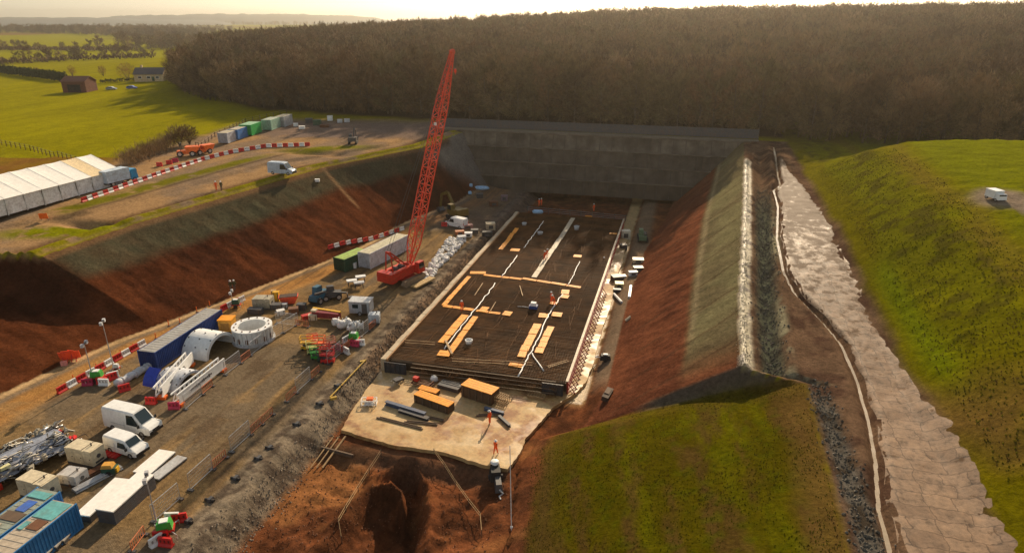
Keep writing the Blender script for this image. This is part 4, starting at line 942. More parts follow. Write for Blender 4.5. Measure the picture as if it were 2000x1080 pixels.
# pale walkway
a, b_ = atz(1120, 426, -.2), atz(1043, 542, -.2); mb = MB(); d = (b_ - a); L = d.length; n = 12; t = thing('walkway', 'pale walkway of boards running down the middle of the slab', 'walkway', a, math.atan2(d.y, d.x))
for i in range(n):
    x0 = i * L / n; MB().box((x0 + L / n / 2, random.uniform(-.08, .08), .0), (L / n - .12, .95, .09)).build('deck_board', mat('pale deck', (.56, .47, .34), .6), t)
def tub(px, py, z, r_, h, m, lb, cat='tub'):
    p = atz(px, py, z) if z is not None else at(px, py); t = thing('tub', lb, cat, p); MB().lathe([(.01, .02), (r_ * .85, .02), (r_, h), (r_ * .9, h), (r_ * .75, .1), (.01, .1)], 20).build('shell', m, t, smooth=True); MB().lathe([(r_ * .9, h - .02), (r_ * 1.08, h - .02), (r_ * 1.08, h + .05), (r_ * .9, h + .05)], 20, closed=True).build('rim', m, t); return t
tub(916, 671, ZB, .5, .55, WHITE, 'white oval tub alone among the near bars of the slab'); tub(1055, 458, ZB, .55, .5, LGREY, 'round pale tub by the far left white cable'); tub(1024, 440, ZB, .5, .5, LGREY, 'round pale tub at the shaded far left of the slab'); tub(1126, 449, ZB, .55, .8, LGREY, 'pale square-set tub at the far right of the slab')
p = atz(1042, 603, ZB); t = thing('welding_set', 'white topped blue welding set standing on the middle of the slab', 'machine', p); MB().box((0, 0, .35), (1.3, .9, .5)).build('base', NAVY, t); MB().box((0, 0, .85), (1.0, .75, .5), top=(.8, .8)).build('cover', WHITE, t); MB().tube([(-.6, 0, .1), (-1.6, .2, .1), (-2.6, .1, .06)], .05).build('hose', LGREY, t)
p = atz(1090, 712, ZB); t = thing('ladder', 'short pale ladder lying on the front right corner of the slab', 'ladder', p, .75); MB().bar((-1.6, -.2, .1), (1.6, -.2, .2), .07).bar((-1.6, .2, .1), (1.6, .2, .2), .07).build('rails', TIMBER, t); mb = MB()
for i in range(11): mb.bar((-1.5 + i * .3, -.2, .12), (-1.5 + i * .3, .2, .12), .05)
mb.build('rungs', TIMBER, t)
for x0, y0, x1, y1, lb in ((790, 664, 850, 668, 'pale guard rail bars over the front left corner of the slab'), (882, 700, 1040, 708, 'long pale guard rail over the front edge of the slab')):
    A, B = atz(x0, y0, .1), atz(x1, y1, .1); t = thing('guard_rail', lb, 'rail', (0, 0, 0)); mb = MB().bar(A, B, .07).bar(A - Vector((0, 0, .4)), B - Vector((0, 0, .4)), .07); mb.build('rails', TIMBER, t); mb = MB(); n = int((B - A).length / 1.6)
    for i in range(n + 1): q_ = A.lerp(B, i / n); mb.bar(q_ - Vector((0, 0, .5)), q_ + Vector((0, 0, .1)), .06)
    mb.build('posts', RUST, t)

# ---------------------------------------------------------------- work area in front of the slab
ZP = -1.88
def formbox(px, py, L, W, H, rz, lb, top=OCHRE):
    p = atz(px, py, ZP); t = thing('formwork_box', lb, 'formwork', p, rz); mb = MB()
    for s_ in (-1, 1): mb.box((0, s_ * (W / 2 - .05), H / 2 - .03), (L, .1, H - .06))
    for s_ in (-1, 1): mb.box((s_ * (L / 2 - .05), 0, H / 2 - .03), (.1, W - .22, H - .06))
    mb.build('sides', mat('dark form ply', (.09, .05, .025), .7), t); mb = MB()
    for i in range(4): mb.box((0, -W / 2 + (i + .5) * W / 4, H), (L + .1, W / 4 - .04, .08))
    mb.build('top_boards', top, t); mb = MB()
    for i in range(5): mb.box((-L / 2 + .3 + i * (L - .6) / 4, -W / 2 - .06, H / 2), (.12, .1, H - .1))
    mb.build('studs', TIMBERD, t); return t
formbox(938, 776, 4.4, 1.9, 1.6, -.28, 'largest ochre topped formwork box, right of the others in front of the slab'); formbox(848, 792, 5.2, 1.3, 1.05, -.30, 'long low ochre topped formwork box nearest the camera in front of the slab'); formbox(838, 768, 2.6, 1.0, .6, -.2, 'small ochre topped formwork box behind the long low one')
p = atz(880, 757, ZP); tag(MB().box((0, 0, .25), (3.0, 1.5, .5)).box((0, 0, .52), (2.9, .2, .06)).box((.6, .3, .53), (.9, .12, .05)).build('steel_plate_stack', DGREY, None, p, -.2), 'dark steel plate stack between the ochre formwork boxes and the slab', 'stack')
p = atz(826, 752, ZP); t = thing('rusty_frame', 'rusty red steel frame stack left of the ochre boxes', 'frame', p, -.2); mb = MB()
for i in range(5): mb.bar((-1.4, -.6 + i * .3, .3 + .1 * (i % 2)), (1.5, -.6 + i * .3, .3), .12)
mb.bar((-1.2, -.7, .5), (-1.2, .7, .5), .12).bar((1.2, -.7, .5), (1.2, .7, .5), .12).build('bars', RUST, t); MB().box((-1.0, 0, .7), (.7, .6, .5)).build('toolbox', REDP, t)
for px, py, L, W, H, rz, m, lb in ((792, 801, 5.8, .5, .5, -.22, BEAMBLUE, 'long blue grey steel beam on the left of the concrete pad'), (808, 812, 4.2, .6, .35, -.22, DGREY, 'short dark steel beam beside the long blue grey one'), (965, 805, 2.6, .4, .4, -.2, BEAMBLUE, 'short blue beam in front of the largest ochre box'), (985, 824, 2.4, .35, .3, -.75, DGREY, 'dark beam right of the worker in the timbers')):
    p = atz(px, py, ZP); tag(MB().box((0, 0, .04), (L, W, .08)).box((0, 0, H - .04), (L, W, .08)).box((0, 0, H / 2), (L, .1, H - .16)).build('steel_beam', m, None, p, rz), lb, 'beam')
for px, py, L, rz, lb in ((780, 827, 6.2, -.14, 'long thin timber lying at the front left of the pad'), (822, 827, 4.0, .10, 'thin timber crossing the front of the pad'), (840, 817, 3.6, -.1, 'dark thin timber beside the short steel beam'), (955, 812, 3.0, .3, 'short timber at the feet of the worker in front of the boxes')):
    p = atz(px, py, ZP); tag(MB().box((0, 0, .06), (L, .2, .12)).box((.1, .16, .16), (L * .9, .1, .08)).build('timber', TIMBERD, None, p, rz), lb, 'timber')
def rebar_cage(px, py, L, W, H, rz, lb, m=RUST, z=ZP):
    p = atz(px, py, z) if z is not None else at(px, py); t = thing('steel_cage', lb, 'cage', p, rz); mb = MB(); n = 6
    for i in range(n + 1):
        x = -L / 2 + i * L / n
        for s_ in (-1, 1): mb.bar((x, s_ * W / 2, 0), (x, s_ * W / 2, H), .07)
        mb.bar((x, -W / 2, H), (x, W / 2, H), .07); mb.bar((x, -W / 2, .05), (x, W / 2, .05), .07)
    mb.build('hoops', m, t); mb = MB()
    for s_ in (-1, 1):
        for z_ in (.05, H / 2, H): mb.bar((-L / 2, s_ * W / 2, z_), (L / 2, s_ * W / 2, z_), .07)
    mb.build('long_bars', m, t); return t
rebar_cage(978, 785, 1.7, 1.2, .9, -.3, 'pale wire frame stillage right of the largest ochre box', TIMBER); rebar_cage(1048, 775, 2.0, 1.0, .3, -.1, 'low pale pallet frame on the right of the pad', TIMBER)
tag(MB().blob((0, 0, .4), (1.1, .9, .8)).build('white_bag', BAGW, None, atz(848, 745, ZP), 0, True), 'white bag beside the rusty frame stack', 'bag')
t = thing('wheelbarrow', 'dark wheelbarrow at the left edge of the concrete pad', 'wheelbarrow', atz(778, 748, ZP), 1.0); MB().box((0, 0, .5), (.9, .65, .35), top=(1.3, 1.3)).build('tray', DGREY, t); MB().cyl((.75, -.05, .2), (.75, .05, .2), .2).build('wheel', BLACK, t); MB().bar((.75, .1, .2), (-.9, .3, .55), .05).bar((.75, -.1, .2), (-.9, -.3, .55), .05).bar((-.3, .25, .4), (-.35, .25, 0), .05).bar((-.3, -.25, .4), (-.35, -.25, 0), .05).build('handles', GALV, t)
t = thing('cable_drum', 'white and red wire cage beside the pad edge', 'cage', at(722, 795), .3); mb = MB()
for i in range(5):
    for s_ in (-1, 1): mb.bar((-.9 + i * .45, s_ * .5, 0), (-.9 + i * .45, s_ * .5, 1.1), .07)
for z_ in (.1, .6, 1.1): mb.bar((-.9, -.5, z_), (.9, -.5, z_), .07).bar((-.9, .5, z_), (.9, .5, z_), .07).bar((-.9, -.5, z_), (-.9, .5, z_), .07).bar((.9, -.5, z_), (.9, .5, z_), .07)
mb.build('frame', WHITE, t); MB().blob((0, 0, .45), (1.3, .8, .8)).build('load', BAGW, t, smooth=True); MB().box((.1, .1, 1.15), (.8, .6, .25)).build('lid', ORANGE, t)
t = thing('pump', 'black hydraulic pump unit with white cover at the front right corner of the pad', 'machine', at(968, 935), -1.2)
MB().box((0, 0, .8), (1.7, 1.2, 1.1), top=(.8, .8)).build('body', BLACK, t); MB().box((1.5, .15, .6), (1.9, .8, .8), top=(.7, .7)).build('tank', DGREY, t); MB().blob((-.75, 0, 1.55), (1.0, .9, .4)).build('cover', WHITE, t, smooth=True); MB().tube([(2.3, .2, .5), (2.7, .5, .3), (2.9, .1, .15), (3.3, .2, .1)], .1).build('hose', GALV, t)
for s_ in (-1, 1): MB().cyl((.1, s_ * .55, .3), (.1, s_ * .75, .3), .3).build('wheel', BLACK, t)
p = at(999, 1030); tag(MB().cyl((0, 0, -.3), (-.3, .6, 8.6), .045, .035, 8).lathe([(.12, 0), (.12, .12), (.04, .2)], 10).build('survey_pole', WHITE, None, p), 'tall thin white pole standing at the edge of the near grass', 'pole')
def rope_line(pts, lb, h=.8, m=TIMBER, rr_=.03):
    t = thing('rope_barrier', lb, 'barrier', (0, 0, 0)); P = [at(*p) for p in pts]; mb = MB(); q_ = []
    for p in P: mb.bar(p - Vector((0, 0, .2)), p + Vector((0, 0, h + .05)), .06); q_.append(p + Vector((0, 0, h)))
    mb.build('posts', TIMBERD, t); mb = MB()
    for o_ in (0, -.35): mb.tube([v + Vector((0, 0, o_)) for v in q_], rr_, 5)
    mb.build('ropes', m, t)
rope_line([(745, 890), (722, 925), (700, 960), (676, 1000), (662, 1025), (668, 1060)], 'tan rope barrier down the left side of the red hole'); rope_line([(848, 888), (868, 915), (890, 950), (915, 985), (938, 1015), (941, 1048)], 'tan double rope barrier down the right side of the red hole')
for px, lb in ((643, 'leftmost of three pale poles lying on the red bank below the gravel'), (654, 'middle of three pale poles lying on the red bank below the gravel'), (666, 'rightmost and thickest of three pale poles lying on the red bank')):
    A, B = at(px + 8, 857), at(px - 36, 917); tag(MB().cyl(A + Vector((0, 0, .25)), B + Vector((0, 0, .25)), .07 if px < 660 else .11).cyl(A + Vector((0, 0, .25)), A + Vector((.05, .1, .26)), .10).build('scaffold_pole', TIMBER), lb, 'pole')
A, B = at(628, 877), at(690, 893); tag(MB().bar(A + Vector((0, 0, .15)), B + Vector((0, 0, .15)), .4, .25).bar(A + Vector((0, 0, .34)), B + Vector((0, 0, .34)), .2, .1).build('sleeper', TIMBERD), 'dark timber sleeper lying under the three pale poles', 'timber')
A, B = at(645, 780), at(715, 706); tag(MB().bar(A + Vector((0, 0, .3)), B + Vector((0, 0, .3)), .13).bar(A + Vector((0, 0, .1)), A + Vector((.6, .5, .1)), .3).bar(B + Vector((0, 0, .1)), B + Vector((-.6, -.5, .1)), .3).build('pipe_run', mat('dull yellow pipe', (.55, .36, .06), .5)), 'long yellow pipe lying on the gravel bank beside the fence', 'pipe')

# ---------------------------------------------------------------- vehicles and plant
def wheelset(t, P, r_, w_, rim=GALV):
    for x, y in P:
        wt = MB().lathe([(r_ * .6, -w_ / 2), (r_ * .95, -w_ / 2), (r_, -w_ * .35), (r_, w_ * .35), (r_ * .95, w_ / 2), (r_ * .6, w_ / 2)], 20, closed=True); wt.v = [(a, c, b_) for a, b_, c in wt.v]; wt.v = [(a, b_, c) for a, b_, c in wt.v]
        o = wt.build('wheel', BLACK, t, (x, y, r_)); rm = MB().cyl((0, -w_ * .42, 0), (0, w_ * .42, 0), r_ * .62, n=14).build('rim', rim, o)
def loft(mb, secs, m=0):
    """secs: list of rings of equal length, joined and capped"""
    n = len(secs[0]); vs = [p for s_ in secs for p in s_]
    fs = [(k * n + i, k * n + (i + 1) % n, (k + 1) * n + (i + 1) % n, (k + 1) * n + i) for k in range(len(secs) - 1) for i in range(n)] + [tuple(range(n))[::-1], tuple(range((len(secs) - 1) * n, len(secs) * n))]
    return mb.add(vs, fs, m)
def van(p, rz, lb, L=5.9, W=2.0, H=2.55, hood=.95, paint=WHITE):
    """panel van, nose towards +x"""
    t = thing('panel_van', lb, 'van', p, rz); x0, x1 = -L / 2, L / 2; xw = x1 - hood; hb = .95 if H < 2.2 else 1.12; zb = .32
    def ring(x, zt, wt, wb):
        return [(x, -wb, zb), (x, -wb, zb + .5), (x, -wb * .99, hb), (x, -wt, zt - .14), (x, -wt * .86, zt), (x, wt * .86, zt), (x, wt, zt - .14), (x, wb * .99, hb), (x, wb, zb + .5), (x, wb, zb)]
    wb, wt = W / 2, W / 2 * .88; mb = MB(); xs = xw - (H - hb) * .62
    loft(mb, [ring(x0, H - .12, wt * .96, wb * .96), ring(x0 + .12, H, wt, wb), ring(xs - .6, H + .02, wt, wb), ring(xs, H - .06, wt * .97, wb), ring(xw - .02, hb + .16, wt * .93, wb), ring(x1 - .22, hb - .07, wb * .88, wb * .97), ring(x1, hb - .28, wb * .80, wb * .86)]); mb.build('body', paint, t)
    k = lambda f: xs + (xw - xs) * f; kz = lambda f: H - .06 + (hb + .16 - H + .06) * f
    MB().add([(k(.10) + .03, -wt * .80, kz(.10) + .03), (k(.10) + .03, wt * .80, kz(.10) + .03), (k(.93) + .03, wt * .84, kz(.93) + .03), (k(.93) + .03, -wt * .84, kz(.93) + .03)], [(0, 1, 2, 3)]).build('windscreen', GLASS, t)
    for s_ in (-1, 1):
        yb, yt = s_ * (wb * .99 + .012), s_ * (wt + (wb * .99 - wt) * .25 + .012); q = [(xw - .18, yb, hb + .05), (xs + .02, yt, H - .30), (xs - .85, yt, H - .30), (xs - .95, yb, hb + .05)]
        MB().add(q, [(0, 1, 2, 3) if s_ > 0 else (3, 2, 1, 0)]).build('side_window', GLASS, t)
        MB().box((xw - .12, s_ * (wb + .13), hb + .2), (.12, .22, .32)).build('mirror', BLACK, t)
        MB().box((x1 - .07, s_ * wb * .66, hb - .30), (.10, .36, .2), rz=-s_ * .25).build('headlight', mat('headlight glass', (.75, .78, .8), .1, spec=.8, dirt=0), t)
        MB().box((x0 - .01, s_ * wb * .84, hb), (.06, .12, .5)).build('tail_light', RED, t)
        MB().box((xs - 1.3, s_ * (wb + .005), hb - .1), (.03, .02, 1.2)).box((xs - 2.2, s_ * (wb + .005), hb - .1), (2.0, .02, .06)).build('door_trim', LGREY, t)
    MB().box((x1 - .03, 0, zb + .16), (.16, W * .86, .3)).box((x1 + .0, 0, hb - .38), (.06, W * .45, .16)).build('bumper', BLACK, t)
    wheelset(t, [(x, s_ * (wb - .1)) for x in (x0 + L * .2, x1 - L * .165) for s_ in (-1, 1)], .34, .24); return t
def heading(px0, py0, px1, py1): a, b_ = at(px0, py0), at(px1, py1); return math.atan2(b_.y - a.y, b_.x - a.x)
hv = heading(224, 828, 300, 846)
van(at(263, 836), hv, 'larger white panel van parked on the yard, the long one behind the small van', 6.3, 2.05, 2.65, 1.0)
van(at(250, 880), heading(224, 876, 268, 890), 'small white van parked beside the longer white van', 4.5, 1.85, 1.9, .85)
van(at(892, 443), 2.8, 'white van parked in shade beside the red block near the far end', 5.0, 1.95, 2.2, .9)
van(at(552, 340), heading(535, 340, 570, 336), 'pale blue grey van parked alone on the upper left dirt road', 5.6, 2.0, 2.5, .9, mat('pale blue grey paint', (.45, .52, .60), .4, dirt=.1))
t = thing('site_cabin_truck', 'white topped site truck parked on the grey track on the right hand grass mound', 'truck', at(1941, 390), heading(1928, 383, 1955, 393)); MB().box((-.3, 0, 1.6), (3.0, 2.1, 1.9)).box((-.3, 0, 2.6), (3.1, 2.2, .1)).build('body', WHITE, t); MB().box((1.9, 0, 1.25), (1.2, 2.0, 1.5), top=(.75, .9)).build('cab', WHITE, t); MB().box((2.36, 0, 1.62), (.12, 1.6, .5), ry=.2).build('windscreen', GLASS, t); wheelset(t, [(x, s_ * .9) for x in (-1.2, 1.7) for s_ in (-1, 1)], .4, .28); t.scale = (.55, .6, .5)

def container(p, rz, L, W, H, m, lb, name='shipping_container', roofm=None, doors=True, ribs=True, cat='container', patches=None):
    t = thing(name, lb, cat, p, rz); mb = MB()
    mb.box((0, 0, .12 + H / 2), (L - .06, W - .06, H - .14))
    for s_ in (-1, 1):
        if ribs:
            n = int(L / .30)
            for i in range(n): mb.box((-L / 2 + (i + .5) * L / n, s_ * (W / 2 - .01), .12 + H / 2), (L / n * .55, .06, H - .32))
            for i in range(int(W / .3)): mb.box((-L / 2 + .0, -W / 2 + .15 + i * .3, .12 + H / 2), (.06, .16, H - .32))
        mb.box((0, s_ * (W / 2), .19), (L, .1, .16)).box((0, s_ * (W / 2), H + .03), (L, .1, .14))
        for e in (-1, 1): mb.box((e * L / 2, s_ * W / 2, .11 + H / 2), (.16, .16, H + .02))
    mb.build('shell', m, t); rb = MB().box((0, 0, H + .08), (L - .1, W - .12, .05))
    for i in range(int(L / .6)): rb.box((-L / 2 + .3 + i * .6, 0, H + .115), (.22, W - .3, .03))
    rb.build('roof', roofm or m, t)
    if doors:
        for s_ in (-1, 1):
            d = MB().box((L / 2 + .02, s_ * W / 4, .14 + H / 2), (.07, W / 2 - .1, H - .3)).build('door', m, t); MB().cyl((L / 2 + .09, s_ * W / 7, .3), (L / 2 + .09, s_ * W / 7, H - .1), .03, n=6).cyl((L / 2 + .09, s_ * W / 2.7, .3), (L / 2 + .09, s_ * W / 2.7, H - .1), .03, n=6).build('locking_bar', GALV, d)
    for x, y, l, w_, mm in patches or []: MB().box((x, y, H + .16), (l, w_, .05)).build('roof_patch', mm, t)  # plates stand for panels and water patches, reflections put into their colour
    return t
PY = math.pi / 2
PAD_TAN = mat('tan roof film', (.50, .42, .32), .35, dirt=.2)
def atc(px, py, z, L, W, rz, u, v):
    """base centre of a box whose upper corner (u, v) shows at a pixel at height z above the yard"""
    p = atz(px, py, z); q = Matrix.Rotation(rz, 3, 'Z') @ Vector((u * L / 2, v * W / 2, 0)); p = p - q; return Vector((p.x, p.y, 0.))
pc = atc(148, 985, 2.6, 12.2, 2.44, PY, 1, -1); pc.z = gz(pc.x, pc.y) - .02
container(pc, PY, 12.2, 2.44, 2.6, BLUE, 'bright blue corrugated shipping container, the right hand one of the near left pair', roofm=PAD_TAN, patches=[(4.9, .0, 2.0, 2.1, TEAL), (3.2, -.3, 1.1, 1.2, RUST), (2.9, .7, .9, .5, TEAL)])
container(pc + Vector((-2.75, .9, 0)), PY, 12.2, 2.44, 2.6, BLUE, 'blue shipping container with coloured patches on its roof, the left hand one of the near pair', roofm=mat('grey green roof', (.30, .33, .27), .4), patches=[(3.9, -.1, 1.3, 1.0, mat('bright blue sheet', (.06, .16, .55), .3)), (2.6, -.1, 1.0, 1.9, TIMBERD), (1.0, .3, 1.4, .8, PAD_TAN), (-.4, -.3, 1.0, 1.4, TIMBERD), (5.3, 0, .8, 2.0, TEAL)])
pb = atc(432, 606, 2.5, 13.5, 2.5, PY + .03, 1, -1); pb.z = gz(pb.x, pb.y); container(pb, PY + .03, 13.5, 2.5, 2.5, NAVY, 'long dark navy box container with grey roof beside the haul track', 'box_trailer', mat('dusty grey roof', (.40, .39, .37), .6), ribs=True)
p = atc(797, 460, 2.9, 12.2, 2.5, 1.38, 1, -1); p.z = gz(p.x, p.y); container(p, 1.38, 12.2, 2.5, 2.9, mat('container white', (.66, .67, .72), .5), 'long white container with cream roof beside the crane', roofm=mat('cream roof', (.66, .60, .42), .5))
p = atc(718, 489, 2.4, 6.1, 2.5, 1.30, 1, -1); p.z = gz(p.x, p.y); container(p, 1.30, 6.1, 2.5, 2.4, DGREEN, 'dark open container with bright green roof left of the white container', roofm=LIME)
p = at(690, 524); t = thing('water_tank', 'small white plastic tank in front of the green roofed container', 'tank', p, .3); MB().box((0, 0, .65), (1.3, 1.1, 1.0)).build('tank', WHITE, t); mb = MB()
for i in range(4): mb.box((-.6 + i * .4, -.56, .65), (.05, .05, 1.1)).box((-.6 + i * .4, .56, .65), (.05, .05, 1.1))
mb.build('cage', GALV, t); MB().cyl((0, 0, 1.15), (0, 0, 1.25), .15).build('cap', BLACK, t)
def genset(px, py, rz, L, W, H, m, lb, vent=DGREY, name='generator'):
    t = thing(name, lb, 'generator', at(px, py), rz); MB().box((0, 0, .12), (L + .05, W + .05, .24)).build('skid', DGREY, t); mb = MB().box((0, 0, .24 + (H - .24) / 2), (L, W, H - .24)).box((-L * .12, 0, H + .02), (L * .5, W * .96, .05)).box((L * .34, 0, H + .02), (L * .22, W * .96, .05)); mb.build('casing', m, t)
    MB().cyl((L / 2 - .02, 0, H * .55), (L / 2 + .05, 0, H * .55), W * .14, n=14).box((L / 2 + .02, W * .0, H * .25), (.05, W * .6, .2)).build('end_vent', vent, t)
    for s_ in (-1, 1):
        for k in range(3):
            d = MB().box((-L / 3 + k * L / 3, s_ * (W / 2 + .01), H * .55), (L / 3 - .08, .05, H * .62)).build('door', m, t); MB().box((-L / 3 + k * L / 3 + .3, s_ * (W / 2 + .05), H * .55), (.12, .04, .06)).build('handle', BLACK, d)
    MB().cyl((L * .25, W * .1, H), (L * .25, W * .1, H + .35), .07, n=10).box((L * .13, 0, H + .01), (.1, W * .9, .05)).build('exhaust', DGREY, t); return t
gr = heading(60, 960, 112, 975)
genset(172, 900, -.03, 3.3, 1.6, 1.9, CREAM, 'cream generator set farther from the camera, beside the red barrier base'); genset(82, 966, -.06, 3.3, 1.6, 2.0, CREAM, 'nearest cream generator set, touching the end of the blue containers'); genset(146, 940, gr + .1, 2.1, 1.5, 1.2, mat('grey cream paint', (.50, .48, .46), .5), 'small grey cream generator between the two large cream ones')
genset(516, 600, .2, 2.8, 1.8, 1.7, mat('dusty beige paint', (.42, .38, .28), .5), 'dusty beige generator box behind the white tunnel ring')
p = at(446, 643); t = thing('tool_box', 'ochre yellow topped box beside the end of the navy container', 'box', p, .25); MB().box((0, 0, .9), (1.9, 1.7, 1.7)).build('body', OCHREBOX, t); MB().box((0, 0, 1.8), (2.05, 1.85, .12)).build('lid', OCHRE, t); MB().box((0, -.88, .8), (1.2, .06, 1.1)).build('front_panel', mat('dark ochre', (.35, .18, .04), .6), t)
for px, py, L, W, H, rz, m, lb in ((222, 886, 1.9, 1.4, .28, hv, RED, 'flat red plastic base beside the small white van'), (133, 862, 1.6, .8, .5, .7, RED, 'red steel trestle behind the far cream generator')):
    p = at(px, py); t = thing('red_base', lb, 'base', p, rz); mb = MB().box((0, 0, H * .4), (L, W, H * .6))
    for i in range(4): mb.box((-L / 2 + .2 + i * (L - .4) / 3, 0, H * .8), (.12, W * .9, H * .3))
    mb.build('frame', m, t)
t = thing('compressor', 'small green and yellow compressor with ochre hood behind the white slabs', 'compressor', at(217, 924), hv + .4); MB().box((0, 0, .5), (1.3, .8, .7)).build('body', DGREEN, t); MB().box((-.1, 0, 1.0), (1.1, .85, .35), top=(.8, .8)).build('hood', OCHREBOX, t); MB().box((.7, 0, .5), (.2, .5, .5)).build('grille', YELLOW, t)
for s_ in (-1, 1): MB().cyl((0, s_ * .4, .25), (0, s_ * .56, .25), .25).build('wheel', BLACK, t)
for k, (px, py) in enumerate(((180, 925), (192, 937))):
    lb = ('stack of brown pipes lying between the cream generators and the compressor', 'stack of grey pipes lying nearest the compressor')[k]
    t = thing('pipe_stack', lb, 'pipes', at(px, py), 1.25); mb = MB()
    for i in range(5): mb.cyl((-2.2, -.4 + i * .2, .1), (2.2, -.4 + i * .2, .1), .09, n=8)
    for i in range(4): mb.cyl((-2.2, -.3 + i * .2, .27), (2.2, -.3 + i * .2, .27), .09, n=8)
    mb.build('pipes', (RUST, GALV)[k], t); MB().box((-1.2, 0, .0), (.12, 1.1, .08)).box((1.2, 0, 0), (.12, 1.1, .08)).build('bearers', TIMBER, t)
def slab_unit(px, py, L, W, H, rz, m, lb, side=DGREY, z=0, name='panel_stack'):
    p = at(px, py) if not isinstance(px, tuple) else Vector((px[0], px[1], gz(*px))); t = thing(name, lb, 'panel stack', (p.x, p.y, p.z + z), rz); MB().box((0, 0, H - .06), (L, W, .12)).build('top_panel', m, t); mb = MB(); n = max(1, int(H / .2))
    for i in range(n): mb.box((0, 0, (i + .5) * (H - .12) / n), (L - .06, W - .06, (H - .12) / n - .03))
    mb.build('layers', side, t); MB().box((-L * .3, 0, .03), (.2, W + .1, .06)).box((L * .3, 0, .03), (.2, W + .1, .06)).build('bearers', TIMBERD, t); return t
hs = heading(225, 985, 290, 915)
slab_unit((-48.75, 44.05), 0, 3.7, 1.95, .35, PY + .03, OFFWHITE, 'bright white panel stack nearest the vans, farthest of the long white ones'); slab_unit(330, 916, 3.6, 1.25, .3, PY - .08, mat('grey white sheet', (.50, .50, .50), .5), 'narrow grey panel stack on the right of the bright white one')
slab_unit((-49.05, 38.05), 0, 5.1, 1.5, .8, PY + .1, OFFWHITE, 'long low white panel stack beside the taller dark sided one'); slab_unit((-46.75, 38.5), 0, 5.2, 1.85, 1.5, PY + .05, OFFWHITE, 'long tall stack with white top and dark grey sides on the yard', mat('dark side', (.10, .10, .11), .6))
for k, (px, py, lb) in enumerate(((113, 1056, 'grey flat panel farthest in the row beside the blue container'), (98, 1068, 'middle grey flat panel in the row beside the blue container'), (80, 1082, 'nearest grey flat panel in the row beside the blue container'))): slab_unit(px, py, .9, 1.9, .5, hs + .05, mat('dusty grey panel', (.45, .41, .35), .6), lb)
# tunnelling machine section lying in the near left corner
p = at(60, 905); t = thing('tunnelling_machine_section', 'huge grey section of tunnelling machine covered in pipes at the left edge of the yard', 'machine', p, 1.30); mb = MB()
for k in range(5):
    a0 = .55 + k * .42
    mb.add([(x, r_ * math.cos(a), r_ * math.sin(a) * .8) for x in (-4.4, 3.2) for a in (a0, a0 + .38) for r_ in (2.5, 2.65)], [(0, 2, 6, 4), (1, 5, 7, 3), (0, 1, 3, 2), (4, 6, 7, 5), (0, 4, 5, 1), (2, 3, 7, 6)])
mb.build('shell_plates', mat('blue grey steel plate', (.30, .33, .40), .5), t); r = random.Random(4); pw, cb, cy = MB(), MB(), MB()
VALVE = mat('dull cream steel', (.42, .38, .30), .5)
nb_ = nr_ = 0; pp = MB()
for i in range(330):
    a = r.choice([r.uniform(-.1, .9), r.uniform(.1, 1.2), r.uniform(1.8, 2.9)]); R_ = r.uniform(2.0, 2.75); x = r.uniform(-4.4, 3.6); c = Vector((x, R_ * math.cos(a), .35 + abs(R_ * math.sin(a)) * .8))
    q = r.random()
    if q < .5 or (q < .78 and nb_ > 75) or nr_ > 24: (pw if r.random() < .45 else pp).tube([c, c + Vector((r.uniform(-.2, .2), .25 * math.cos(a), .25)), c + Vector((r.uniform(-1.2, 1.2), .2, .1)), c + Vector((r.uniform(-1.6, 1.6), .0, -.3))], r.uniform(.03, .08), 6)
    elif q < .78: nb_ += 1; MB().box((0, 0, 0), (r.uniform(.2, .7), r.uniform(.2, .6), r.uniform(.2, .6))).cyl((0, 0, 0), (.1, 0, .4), .08, n=8).build('valve_block', VALVE, t, c, r.uniform(0, 3))
    else: nr_ += 1; MB().cyl(c, c + Vector((r.uniform(.3, .9), r.uniform(-.3, .3), r.uniform(-.2, .4))), r.uniform(.08, .22), n=10).build('ram', STEEL, t, smooth=True)
pw.build('hoses', BLACK, t, smooth=True); pp.build('pipework', mat('pale pipe', (.62, .58, .50), .5), t, smooth=True); MB().box((-1.0, 0, 1.15), (7, 3.0, 1.1)).box((3.2, 0, .7), (.5, 4.4, 1.3)).build('chassis', DGREY, t); MB().box((-3.4, 1.2, 1.9), (1.0, 1.2, .5)).build('blue_cabinet', DEEPBLUE, t); MB().box((-2.6, -1.6, 1.9), (.9, .4, .3)).box((-.8, -2.2, 1.0), (.5, .4, .4)).build('yellow_cover', mat('pale yellow cover', (.8, .75, .4), .5), t)
MB().box((-3.9, -1.9, .5), (1.0, .6, .7)).box((3.5, .5, 1.5), (.3, .8, .3)).build('red_cabinet', REDP, t)

